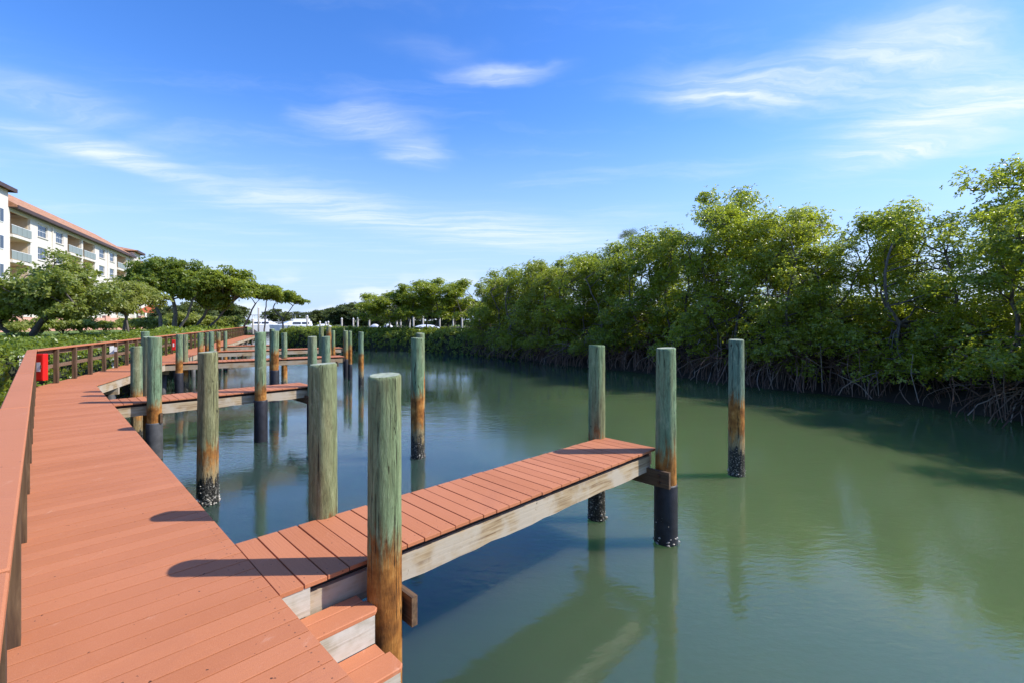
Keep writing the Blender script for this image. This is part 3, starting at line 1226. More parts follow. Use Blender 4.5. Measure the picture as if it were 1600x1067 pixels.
piling(-6.24, 19.5, 2.25, 'lone green piling with an orange band right of the third pier', .108, 1.35, .48, 1.6)

# ------------------------------------------------------------------ vegetation
def leaves(tips, dirs, rs, n_per, ln, wd, five=True, spread=1.0, droop=0.0):
    """whorls of leaves round twig tips -> verts, faces"""
    T = len(tips)
    d = dirs / np.linalg.norm(dirs, axis=1, keepdims=True)
    ref = np.where(np.abs(d[:, 2:3]) > .9, np.array([[1., 0, 0]]), np.array([[0., 0, 1.]]))
    a = np.cross(d, ref); a /= np.linalg.norm(a, axis=1, keepdims=True)
    b = np.cross(d, a)
    N = T * n_per
    ti = np.repeat(np.arange(T), n_per)
    ang = np.tile(np.arange(n_per) * 2 * np.pi / n_per, T) + np.repeat(rs.rand(T) * 6.28, n_per) + rs.randn(N) * .35
    up = rs.uniform(-.15, .75, N)
    ax = a[ti] * np.cos(ang)[:, None] * spread + b[ti] * np.sin(ang)[:, None] * spread + d[ti] * up[:, None]
    ax[:, 2] -= droop
    ax /= np.linalg.norm(ax, axis=1, keepdims=True)
    nr = d[ti] * 1.0 + rs.randn(N, 3) * .60
    sd = np.cross(ax, nr); sd /= (np.linalg.norm(sd, axis=1, keepdims=True) + 1e-9)
    nn = np.cross(sd, ax)
    L = (ln * rs.uniform(.7, 1.2, N))[:, None]
    W = (wd * rs.uniform(.8, 1.2, N))[:, None]
    base = tips[ti] + ax * L * .10 + rs.randn(N, 3) * ln * .12
    p0 = base
    pl_ = base + ax * L * .52 - sd * W * .5 + nn * W * .16
    pr_ = base + ax * L * .52 + sd * W * .5 + nn * W * .16
    p3 = base + ax * L - nn * L * .08
    if five:
        pm = base + ax * L * .5
        V = np.stack([p0, pl_, p3, pr_, pm], 1).reshape(-1, 3)
        o = (np.arange(N) * 5)[:, None, None]
        f = np.array([[0, 4, 1], [1, 4, 2], [0, 3, 4], [4, 3, 2]])[None] + o
        return V, f.reshape(-1, 3)
    V = np.stack([p0, pr_, p3, pl_], 1).reshape(-1, 3)
    f = np.array([[0, 1, 2, 3]])[None] + (np.arange(N) * 4)[:, None, None]
    return V, f.reshape(-1, 4)


def crown(rs, lobes, clumps, twigs, n_per, ln, wd, five=True, flat=1.0, clump_r=.42, shell=.55, up=.6):
    """lobes: (cx,cy,cz,rx,ry,rz). returns leaf verts/faces and clump centres"""
    tips, dirs, cc = [], [], []
    for lb in lobes:
        c = np.array(lb[:3]); r = np.array(lb[3:6])
        k = max(3, int(clumps * rs.uniform(.7, 1.3)))
        for _ in range(k):
            q = rs.randn(3); q /= np.linalg.norm(q)
            if q[2] < -.35: q[2] *= -.6
            cen = c + q * r * rs.uniform(shell, 1.0)
            cr = clump_r * rs.uniform(.6, 1.35)
            cc.append((cen, c))
            m = max(3, int(twigs * rs.uniform(.5, 1.4)))
            w = rs.randn(m, 3); w /= np.linalg.norm(w, axis=1, keepdims=True)
            pts = cen + w * cr * (rs.rand(m, 1) ** .45) * np.array([1, 1, .62 * flat])
            tips.append(pts)
            dirs.append((pts - cen) / cr + q * .55 + np.array([0, 0, up]) + rs.randn(m, 3) * .25)
    tips = np.concatenate(tips); dirs = np.concatenate(dirs)
    V, f = leaves(tips, dirs, rs, n_per, ln, wd, five)
    return V, f, cc


def limb(p, q, rr, sag=.12, n=5):
    p, q = Vector(p), Vector(q)
    out = []
    off = Vector((rr.uniform(-1, 1), rr.uniform(-1, 1), rr.uniform(-.3, 1))) * (q - p).length * sag
    for i in range(n):
        t = i / (n - 1)
        j = Vector((rr.uniform(-1, 1), rr.uniform(-1, 1), rr.uniform(-1, 1))) * (q - p).length * .025 * (0 < i < n - 1)
        out.append(p.lerp(q, t) + off * math.sin(math.pi * t) + j)
    return out


def wood(mb, rr, base_pts, base_r, lobes, cc, twig_p=.5, r_limb=.05):
    """trunk path, limbs to lobe centres, twigs to some clumps"""
    n = len(base_pts)
    mb.tube(base_pts, [base_r * (1 - .55 * i / (n - 1)) for i in range(n)], 9)
    for lb in lobes:
        c = Vector(lb[:3])
        # nearest lower trunk point
        cand = [Vector(p) for p in base_pts[max(1, n // 3):]]
        s = min(cand, key=lambda p: (p - c).length + (2 if p.z > c.z - .1 else 0))
        path = limb(s, c, rr, .14, 6)
        mb.tube(path, [r_limb * (1 - .12 * i) for i in range(6)], 6)
    for cen, c in cc:
        if rr.random() < twig_p:
            mb.tube(limb(c, cen, rr, .1, 4), [.020, .015, .011, .006], 4, cap=False)


def mangrove_variant(seed, tall=7.0, wide=2.3, dens=1.0, ln=.110, zlow=.5):
    rs = np.random.RandomState(seed); rr = random.Random(seed)
    lobes = []
    nl = int(38 * dens)
    for i in range(nl):
        f = (i + rs.rand()) / nl
        z = zlow + (tall - zlow - .65) * f ** 1.05
        wr = wide * (1.05 - .55 * max(0, f - .35) ** 1.1 / .65) * rs.uniform(.25, 1.0)
        a = rs.rand() * 6.283
        s = rs.uniform(.5, 1.0) * (1.05 - .3 * f)
        lobes.append((wr * math.cos(a), wr * math.sin(a), z, s, s, s * rs.uniform(.75, 1.1)))
    for _ in range(3):        # a few loose sprays above the crown
        a = rs.rand() * 6.283; w = wide * rs.uniform(.1, .7)
        lobes.append((w * math.cos(a), w * math.sin(a), tall - rs.uniform(.15, .8), .42, .42, .38))
    V, f, cc = crown(rs, lobes, 8, 17, 7, ln, ln * .48, True, 1.4, .52, .35)
    leaf = np_mesh('crown', V, f, M['leaf_m'], False)
    tr = MB()
    for k in range(3):
        a = k * 2.1 + rs.rand()
        x, y = .35 * math.cos(a), .35 * math.sin(a)
        top = (x * rs.uniform(1.5, 4), y * rs.uniform(1.5, 4), tall * rs.uniform(.6, .85))
        path = limb((x, y, .9), top, rr, .10, 8)
        wood(tr, rr, path, rs.uniform(.045, .07), lobes[k::3], cc[k::3], .55, .030)
    rt = MB()
    for _ in range(96):
        a = rs.rand() * 6.283
        r0, r1 = rs.uniform(.05, .9), rs.uniform(.8, 2.7)
        z0 = rs.uniform(.3, 1.05)
        a1 = a + rs.uniform(-.4, .4)
        pts = []
        for i in range(8):
            t = i / 7
            rad = r0 + (r1 - r0) * math.sin(t * math.pi / 2) ** .9
            pts.append((rad * math.cos(a + (a1 - a) * t) + rs.randn() * .02, rad * math.sin(a + (a1 - a) * t) + rs.randn() * .02, z0 * (1 - t ** 2.2) - .35 * t))
        rt.tube(pts, [rs.uniform(.006, .019)] * 8, 5, cap=False)
    for _ in range(26):       # aerial roots that hang straight down from the branches
        a = rs.rand() * 6.283; r0 = rs.uniform(.4, 2.5)
        x, y = r0 * math.cos(a), r0 * math.sin(a)
        z0 = rs.uniform(.5, 1.4)
        rt.tube([(x, y, z0), (x + rs.randn() * .05, y + rs.randn() * .05, z0 * .5), (x + rs.randn() * .09, y + rs.randn() * .09, -.3)], [.011, .014, .012], 4, cap=False)
    for _ in range(90):       # dead crooked branches among the roots
        a = rs.rand() * 6.283; r0 = rs.uniform(.3, 2.0)
        p = Vector((r0 * math.cos(a), r0 * math.sin(a), rs.uniform(.2, 1.6)))
        q = p + Vector((rs.randn() * .6, rs.randn() * .6, rs.randn() * .35))
        rt.tube(limb(p, q, rr, .2, 5), [.016, .014, .012, .009, .005], 4, cap=False)
    return leaf, tr.mesh('trunk', M['bark'], True), rt.mesh('root_tangle', M['root'], True)


MANG = [mangrove_variant(s, t, w, d) for s, t, w, d in ((21, 7.0, 2.3, 1.0), (22, 7.0, 2.0, .95), (23, 7.0, 2.5, 1.1), (24, 7.0, 2.2, .85), (25, 7.0, 2.4, 1.0))]
MANG.append(mangrove_variant(26, 7.0, 2.4, .75, .16, 3.0))


def mangrove(k, x, y, top, label, rz, group='mangroves along the right bank', wide=1.0, roots=True):
    leaf, tr, rt = MANG[k]
    g = max(.02, gz(x, y)) - .02
    root = empty('mangrove_tree', (x, y, g), rz)
    s = (top - g) / 7.35
    w = (.55 + .45 * s) * wide
    root.scale = (w, w, s)
    tag(root, label, 'tree', group)
    link('trunk', tr, root)
    link('crown', leaf, root)
    if roots:
        o = link('root_tangle', rt, root)
        o.scale = (1, 1, 1 / s)
        tag(o, kind='stuff')
    return root


# crown line of the right bank as seen from the walk: (photo column, row of the tree top)
TOPS = [(560, 470), (590, 458), (650, 442), (690, 434), (720, 440), (770, 420), (800, 414), (850, 402), (900, 397), (940, 396), (965, 380), (1000, 360), (1050, 348),
        (1100, 335), (1140, 285), (1190, 272), (1235, 315), (1275, 365), (1310, 372), (1345, 346), (1400, 320), (1440, 314), (1490, 310), (1525, 285), (1560, 245), (1600, 240), (1700, 240), (2400, 150)]


def top_at(x, y):
    px = 800 + F * x / y if y > 1 else 2400
    row = np.interp(px, [a for a, _ in TOPS], [b for _, b in TOPS])
    return CAM_Z + (HOR - row) * max(y, 4) / F


def along_shore(step, inland, start=0.0, stop=1e9):
    pts = [Vector(p) for p in SHORE[2:14]]
    out, acc, nxt = [], 0.0, start
    for a, b in zip(pts[:-1], pts[1:]):
        d = b - a; L = d.length
        n = Vector((d.y, -d.x)) / L
        while nxt <= acc + L and nxt < stop:
            p = a + d * ((nxt - acc) / L) + n * inland
            out.append(p); nxt += step
        acc += L
    return out


rr = random.Random(4)
ORD = ['first', 'second', 'third', 'fourth', 'fifth', 'sixth', 'seventh', 'eighth', 'ninth', 'tenth', 'eleventh', 'twelfth', 'thirteenth', 'fourteenth', 'fifteenth',
       'sixteenth', 'seventeenth', 'eighteenth', 'nineteenth', 'twentieth', 'twenty-first', 'twenty-second', 'twenty-third', 'twenty-fourth', 'twenty-fifth', 'twenty-sixth']
front = along_shore(2.3, 1.6)
for i, p in enumerate(front):
    x, y = p.x + rr.uniform(-.3, .3), p.y + rr.uniform(-.3, .3)
    top = top_at(x, y) * rr.uniform(.86, 1.03)
    mangrove(i % 5, x, y, top, 'mangrove with arching roots at the waterline, %s from the right end' % ORD[i], rr.uniform(0, 6.28), 'mangroves at the waterline', 1.05)
back = along_shore(3.3, 4.0, 1.0)
for i, p in enumerate(back):
    x, y = p.x + rr.uniform(-.5, .5), p.y + rr.uniform(-.5, .5)
    top = top_at(x, y) * rr.uniform(.94, 1.05)
    mangrove((i * 3 + 1) % 5, x, y, top, 'mangrove standing behind the waterline row, %s from the right end' % ORD[i], rr.uniform(0, 6.28), 'mangroves behind the waterline row', 1.0, False)


# ---- hedges
def hedge(name, label, poly, z_top, ln, dens, mat, edge=.9, base=None, cell=.45, shaggy=.16, grp=None, near=None):
    """leafy mass over a plan polygon, domed towards its edges"""
    P = np.array([tuple(p) for p in poly], float)
    lo, hi = P.min(0), P.max(0)
    rs = np.random.RandomState(int(abs(lo[0] * 31 + hi[1] * 7)) % 9999)

    kx = rs.rand(6) * 6.28

    def height(Q):
        sd = sdist(Q, [tuple(p) for p in P])
        e = np.clip(sd / edge, 0, 1)
        b = .10 * np.sin(Q[:, 0] * 1.3 + kx[0]) * np.sin(Q[:, 1] * 1.1 + kx[1]) + .07 * np.sin(Q[:, 0] * 3.1 + kx[2] + Q[:, 1] * 2.2) + .05 * np.sin(Q[:, 1] * 4.7 + kx[3])
        g = ground_z(Q) if base is None else np.full(len(Q), base)
        top = z_top + b
        return np.where(sd > 0, g + (top - g) * np.sqrt(np.clip(1 - (1 - e) ** 2, 0, 1)), -9), sd, g
    root = empty(name, (float(P[:, 0].mean()), float(P[:, 1].mean()), 0))
    tag(root, label, 'hedge', grp)
    loc = np.array([root.location.x, root.location.y, 0])
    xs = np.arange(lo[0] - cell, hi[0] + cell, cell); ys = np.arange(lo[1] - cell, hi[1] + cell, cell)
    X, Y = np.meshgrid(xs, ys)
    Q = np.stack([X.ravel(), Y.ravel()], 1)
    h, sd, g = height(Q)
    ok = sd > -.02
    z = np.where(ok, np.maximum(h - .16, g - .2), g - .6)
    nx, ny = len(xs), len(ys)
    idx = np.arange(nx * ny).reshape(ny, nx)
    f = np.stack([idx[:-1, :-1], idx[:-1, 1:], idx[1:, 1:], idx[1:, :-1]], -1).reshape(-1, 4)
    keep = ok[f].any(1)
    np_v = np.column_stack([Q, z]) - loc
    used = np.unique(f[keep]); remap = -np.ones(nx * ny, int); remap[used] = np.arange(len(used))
    me = np_mesh('inner_shade_core', np_v[used], remap[f[keep]], M['core'], True)  # solid sheet under the leaves, painted dark as interior shade
    link('inner_shade_core', me, root)
    # leaf whorls over the surface, sides included
    area = abs(sum(P[i - 1][0] * P[i][1] - P[i][0] * P[i - 1][1] for i in range(len(P)))) / 2
    per = sum(np.linalg.norm(P[i] - P[i - 1]) for i in range(len(P)))
    nt = int((area + per * edge * 1.5) * dens)
    pts = []
    while sum(len(a) for a in pts) < nt:
        q = lo + rs.rand(nt * 2, 2) * (hi - lo)
        hh, sd, g = height(q)
        wgt = np.where(sd > 0, np.where(sd < edge, 1.0, .55), 0)
        if near is not None:      # thin out with distance from the camera
            wgt = wgt * np.clip(near / np.linalg.norm(q, axis=1), .12, 1)
        sel = rs.rand(len(q)) < wgt
        q, hh, sd, g = q[sel], hh[sel], sd[sel], g[sel]
        zz = hh + rs.randn(len(q)) * shaggy * .4 - (rs.rand(len(q)) < .3) * rs.rand(len(q)) * np.clip(hh - g, 0, 9) * np.clip(1.4 - sd / edge, 0, 1)
        pts.append(np.column_stack([q, zz]))
        if len(pts) > 12: break
    T = np.concatenate(pts)[:nt]
    eps = .12
    hx, _, _ = height(T[:, :2] + [eps, 0]); hx2, _, _ = height(T[:, :2] - [eps, 0])
    hy, _, _ = height(T[:, :2] + [0, eps]); hy2, _, _ = height(T[:, :2] - [0, eps])
    nrm = np.column_stack([np.clip((hx2 - hx) / (2 * eps), -3, 3), np.clip((hy2 - hy) / (2 * eps), -3, 3), np.ones(len(T))])
    nrm /= np.linalg.norm(nrm, axis=1, keepdims=True)
    nrm += rs.randn(len(T), 3) * .35
    size = np.ones(len(T))
    V, f = leaves(T - loc, nrm, rs, 6, ln, ln * .55, False)
    link('foliage', np_mesh('foliage', V, f, M[mat]), root)
    return root


o1 = [UV(u, -.32).to_2d() for u in (3.0, 16.15)]
o2 = [s2(t, -WID - .26) for t in (1.0, 45)]
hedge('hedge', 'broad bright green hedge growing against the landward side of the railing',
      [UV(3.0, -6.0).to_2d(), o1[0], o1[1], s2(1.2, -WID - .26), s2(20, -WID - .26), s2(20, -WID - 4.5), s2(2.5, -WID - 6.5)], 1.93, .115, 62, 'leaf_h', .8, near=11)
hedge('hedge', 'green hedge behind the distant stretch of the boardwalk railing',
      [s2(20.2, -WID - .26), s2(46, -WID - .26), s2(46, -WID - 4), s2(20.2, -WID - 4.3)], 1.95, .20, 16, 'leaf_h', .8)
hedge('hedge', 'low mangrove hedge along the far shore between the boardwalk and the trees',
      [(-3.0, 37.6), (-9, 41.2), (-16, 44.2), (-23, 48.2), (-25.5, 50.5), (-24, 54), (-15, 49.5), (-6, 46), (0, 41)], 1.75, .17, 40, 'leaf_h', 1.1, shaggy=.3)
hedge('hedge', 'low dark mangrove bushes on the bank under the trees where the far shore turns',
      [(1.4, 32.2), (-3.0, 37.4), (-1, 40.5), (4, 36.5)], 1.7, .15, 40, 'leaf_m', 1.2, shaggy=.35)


def offset_shore(d):
    pts = [Vector(p) for p in SHORE[1:14]]
    out = []
    for i, p in enumerate(pts):
        t = pts[min(i + 1, len(pts) - 1)] - pts[max(i - 1, 0)]
        out.append(p + Vector((t.y, -t.x)).normalized() * d)
    return out


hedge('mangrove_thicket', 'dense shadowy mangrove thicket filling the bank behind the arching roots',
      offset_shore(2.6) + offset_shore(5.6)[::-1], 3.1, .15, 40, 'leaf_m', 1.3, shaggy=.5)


# ---- left bank trees
def grown_tree(name, label, x, y, trunk_paths, lobes, mat, bark, seed, clumps=9, twigs=12, n_per=7, ln=.12, wd=None, five=False, base_r=.12, clump_r=.4, grp=None, flat=1.0, shell=.5, z=None, limb_r=.05):
    rs = np.random.RandomState(seed); r2 = random.Random(seed)
    root = empty(name, (x, y, gz(x, y) - .03 if z is None else z))
    tag(root, label, 'tree', grp)
    V, f, cc = crown(rs, lobes, clumps, twigs, n_per, ln, wd or ln * .55, five, flat, clump_r, shell)
    m = MB()
    k = len(trunk_paths)
    for i, (path, r) in enumerate(trunk_paths):
        pts = []
        for a, b in zip(path[:-1], path[1:]):
            seg = limb(a, b, r2, .06, 4)
            pts += seg[:-1]
        pts.append(Vector(path[-1]))
        lb = [l for l in lobes if min(range(k), key=lambda j: (Vector(trunk_paths[j][0][-1]) - Vector(l[:3])).length) == i]
        wood(m, r2, pts, r, lb, [], 0, limb_r)
    for cen, c in cc:
        if r2.random() < .5: m.tube(limb(c, cen, r2, .1, 4), [.02, .015, .011, .006], 4, cap=False)
    m.build('trunk', M[bark], root, True)
    link('crown', np_mesh('crown', V, f, M[mat]), root)
    return root


def lob(rs, n, cx, cy, cz, rx, ry, rz, s0, s1, flat=.7):
    out = []
    for _ in range(n):
        q = rs.randn(3); q /= np.linalg.norm(q); q *= rs.rand() ** .4
        if q[2] < 0: q[2] *= .5
        s = rs.uniform(s0, s1)
        out.append((cx + q[0] * rx, cy + q[1] * ry, cz + q[2] * rz, s, s, s * flat))
    return out


rs = np.random.RandomState(77)
# broad low tree left, leaning double trunk
bx, by = -19.6, 19.0
grown_tree('sea_grape_tree', 'broad spreading tree with a crooked low trunk at the left edge, over the hedge', bx, by,
           [([(0, 0, 0), (.3, 0, .55), (.9, 0, 1.35), (1.5, .2, 1.9)], .15), ([(0, 0, .3), (-.5, .1, .35), (-1.3, .3, .8), (-1.6, .3, 1.5)], .12), ([(.6, 0, 1.0), (1.4, -.3, 1.3), (2.4, -.4, 1.7)], .09)],
           lob(rs, 44, .75, .2, 2.15, 2.15, 1.6, 1.35, .5, .8) + lob(rs, 9, -1.7, .2, 1.3, .8, .7, .4, .4, .6) + lob(rs, 12, 1.6, .2, 1.55, 1.3, 1.0, .5, .4, .6), 'leaf_s', 'bark_dark', 5, 9, 15, 7, .13, .075, True)
grown_tree('sea_grape_tree', 'small pale green tree with a thin white stem between hedge and building', -18.4, 22.5,
           [([(0, 0, 0), (.05, 0, .9), (-.1, 0, 1.7)], .07)], lob(rs, 20, -.1, 0, 2.0, .95, .9, 1.0, .4, .65), 'leaf_s', 'bark', 6, 8, 11, 7, .13, .07, True, clump_r=.36)
grown_tree('sea_grape_tree', 'light green bushy tree in front of the balconies, right of the broad tree', -20.6, 25.0,
           [([(0, 0, 0), (.1, 0, 1.0), (.3, 0, 2.0)], .09)], lob(rs, 22, .2, 0, 2.3, 1.5, 1.0, 1.0, .45, .7), 'leaf_s', 'bark', 16, 8, 11, 7, .14, .075, False, clump_r=.4)
# umbrella crowned trees beyond the boardwalk
def umb(label, px, Y, paths, lobes, seed, ln=.2, **kw):
    p = atpx(px, Y)
    return grown_tree('umbrella_tree', label, p.x, p.y, paths, lobes, 'leaf_u', 'bark', seed, ln=ln, wd=ln * .6, grp='flat topped trees beyond the boardwalk', **kw)


umb('dark flat topped tree nearest the building, with forked grey trunks', 262, 38.0,
    [([(-.3, 0, 0), (-.6, 0, 1.5), (-1.6, 0, 3.2)], .17), ([(.3, .2, 0), (.5, .2, 1.6), (.2, 0, 3.4)], .22), ([(.8, 0, 0), (1.6, 0, 1.4), (2.4, 0, 3.2)], .13)],
    lob(rs, 40, 0, 0, 4.2, 3.4, 2.2, 1.5, .7, 1.1, .6) + lob(rs, 8, -2.3, 0, 2.9, .9, .8, .8, .5, .8) + lob(rs, 8, 1.5, 0, 3.2, 1.2, .8, .6, .5, .8), 31, .19, clumps=10, twigs=12, clump_r=.5, limb_r=.07)
umb('tall umbrella shaped tree leaning right over the boardwalk rail', 322, 40.0,
    [([(-1.2, 0, 0), (-.2, 0, 1.6), (1.2, 0, 3.2)], .16), ([(-.4, .3, 0), (.8, .3, 1.4), (2.2, .2, 2.9)], .12)],
    lob(rs, 46, 1.0, 0, 3.9, 2.9, 2.1, 1.75, .7, 1.05, .6) + lob(rs, 8, .6, .4, 2.6, 1.4, .8, .6, .5, .8), 32, .19, clumps=10, twigs=12, clump_r=.5, limb_r=.07)
umb('open umbrella tree with a slanting bare trunk before the white yacht', 392, 50.0,
    [([(-1.5, 0, -1.6), (-.9, 0, 0), (-.1, 0, 1.5), (.9, 0, 3.2)], .13)],
    lob(rs, 16, .6, 0, 3.8, 1.5, 1.3, .75, .5, .8, .55), 33, .21, z=1.75, clumps=8, twigs=11, clump_r=.42)
umb('thin upright umbrella tree just left of the yacht', 413, 51.0,
    [([(0, 0, -1.6), (0, 0, 0), (.1, 0, 2.0), (.3, 0, 3.3)], .10)], lob(rs, 16, .6, 0, 3.8, 1.4, 1.2, .7, .5, .8, .55), 34, .21, z=1.75, clumps=8, twigs=11, clump_r=.42)
umb('small umbrella tree with a v shaped fork in front of the yacht', 441, 52.0,
    [([(0, 0, -1.6), (0, 0, 1.2), (-1.0, 0, 2.3), (-.6, 0, 3.0)], .10), ([(0, 0, .8), (.7, 0, 1.9), (1.4, 0, 2.8)], .07)],
    lob(rs, 14, .4, 0, 3.3, 1.5, 1.0, .6, .5, .75, .55) + [(2.3, 0, 2.9, .6, .6, .5), (1.8, 0, 3.0, .6, .6, .45)], 35, .21, z=1.75, clumps=8, twigs=11, clump_r=.40)
# darker bushes and trees behind the umbrella trees
def far_variant(seed, h=6.0, w=3.0, n=20):
    r3 = np.random.RandomState(seed)
    lobes = lob(r3, n, 0, 0, h * .58, w, w, h * .36, .9, 1.5, .75) + lob(r3, 5, 0, 0, h * .3, w, w, h * .2, .8, 1.2, .75)
    V, f, cc = crown(r3, lobes, 8, 9, 6, .34, .2, False, 1.0, .62, .5)
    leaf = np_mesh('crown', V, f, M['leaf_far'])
    m = MB(); r4 = random.Random(seed)
    wood(m, r4, limb((0, 0, 0), (.3, 0, h * .55), r4, .08, 6), .17, lobes[::2], [], 0, .06)
    return leaf, m.mesh('trunk', M['bark'], True)


FARV = [far_variant(51), far_variant(52, 6, 3.4, 24)]


def far_tree(px, Y, row, label, k, wide=1.0, grp='trees across the marina'):
    p = atpx(px, Y)
    g = max(gz(p.x, p.y), .1) - .05
    root = empty('distant_tree', (p.x, p.y, g), rr.uniform(0, 6.28))
    top = CAM_Z + (HOR - row) * Y / F
    s = (top - g) / 6.1
    root.scale = (s * wide, s * wide, s)
    tag(root, label, 'tree', grp)
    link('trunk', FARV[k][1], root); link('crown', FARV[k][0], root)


for i, (px, Y, row) in enumerate(((492, 112, 484), (514, 118, 480), (537, 112, 474), (560, 116, 470), (585, 112, 473), (612, 108, 476), (640, 104, 474), (668, 100, 472), (700, 96, 470), (735, 92, 466))):
    far_tree(px, Y, row, 'rounded green tree across the marina, %s from the left' % ORD[i], i % 2, 1.25)
for i, (px, Y, row) in enumerate(((372, 66, 478), (345, 64, 472), (428, 120, 482), (455, 125, 486), (300, 62, 470), (268, 58, 476))):
    far_tree(px, Y, row, ['dark bush seen under the tall umbrella crown', 'dark bush between the tall umbrella trunks', 'distant low tree between umbrella trunks', 'distant low tree behind the yacht bow', 'dark bush behind the forked grey trunks', 'green tree between pavilion and forked grey trunks'][i], i % 2, 1.2, 'trees behind the umbrella crowns')
for i, (px, Y, row, lab) in enumerate(((596, 46.0, 458, 'dark rounded mangrove standing out left at the end of the tree line'), (634, 46.0, 446, 'round mangrove second from the left end of the tree line'),
                                       (672, 45, 436, 'bushy mangrove above the white covered boat'), (715, 44, 438, 'yellowish mangrove right of the white covered boat'))):
    p = atpx(px, Y)
    mangrove(5, p.x, p.y, CAM_Z + (HOR - row) * Y / F, lab, rr.uniform(0, 6.28), 'mangroves at the far bend', 1.2, False)


# palm head above the mangroves
def palm():
    p = atpx(985, 36)
    root = empty('palm_tree', (p.x, p.y, .4))
    tag(root, 'fan palm poking out above the mangroves', 'tree')
    top = CAM_Z + (HOR - 378) * 36 / F
    m = MB()
    m.tube([(0, 0, 0), (.1, 0, top * .4), (.05, 0, top - .6)], [.16, .14, .13], 10)
    m.build('trunk', M['bark'], root, True)
    r5 = random.Random(3)
    for i in range(22):
        a = i * 2.4; el = r5.uniform(-.3, 1.3)
        d = Vector((math.cos(a) * math.cos(el), math.sin(a) * math.cos(el), math.sin(el)))
        b = Vector((0.05, 0, top - .6))
        c = b + d * .7
        mm = MB()
        mm.tube([b, c], .012, 4)
        side = d.cross(Vector((0, 0, 1))).normalized()
        for k in range(11):
            q = (k - 5) / 5 * 1.25
            dd = (d * math.cos(q) + side * math.sin(q))
            tip = c + dd * .75 + Vector((0, 0, -.14))
            w = side * math.cos(q) * .025 - d * math.sin(q) * .025
            mm.add([c, c + dd * .4 + w, tip, c + dd * .4 - w], [(0, 1, 2, 3)])
        mm.build('frond', M['leaf_far'], root)


palm()

# ------------------------------------------------------------------ apartment building
M['stucco'] = simple('white_stucco', (.66, .61, .53), .9, .06, 2)
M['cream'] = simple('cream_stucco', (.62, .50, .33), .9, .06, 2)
M['glass'] = NT('window_glass').set(Base_Color=(.05, .07, .10), Roughness=.08).mat
M['balglass'] = NT('balcony_glass').set(Base_Color=(.23, .26, .22), Roughness=.3).mat
M['fascia'] = simple('dark_brown_fascia', (.07, .04, .035), .6, .2, 3)


def mat_tile():
    t = NT('clay_tile')
    p = t.obj()
    n = t.noise(p, 1.7, 5, .65)
    w = t.n.new('ShaderNodeTexWave'); w.wave_type = 'BANDS'; w.bands_direction = 'X'
    w.inputs['Scale'].default_value = 1.05
    t.l.new(p, w.inputs['Vector'])
    c = t.ramp(n, [(.3, (.33, .14, .065)), (.5, (.43, .21, .11)), (.7, (.54, .34, .22))])
    t.set(Base_Color=c, Roughness=.85)
    t.bump(w.outputs['Fac'], .8, .08)
    return t.mat


M['tile'] = mat_tile()
M['orange'] = simple('orange_tile', (.66, .16, .05), .8, .2, 3)
M['salmon'] = simple('salmon_wall', (.62, .34, .25), .9, .15, 1)


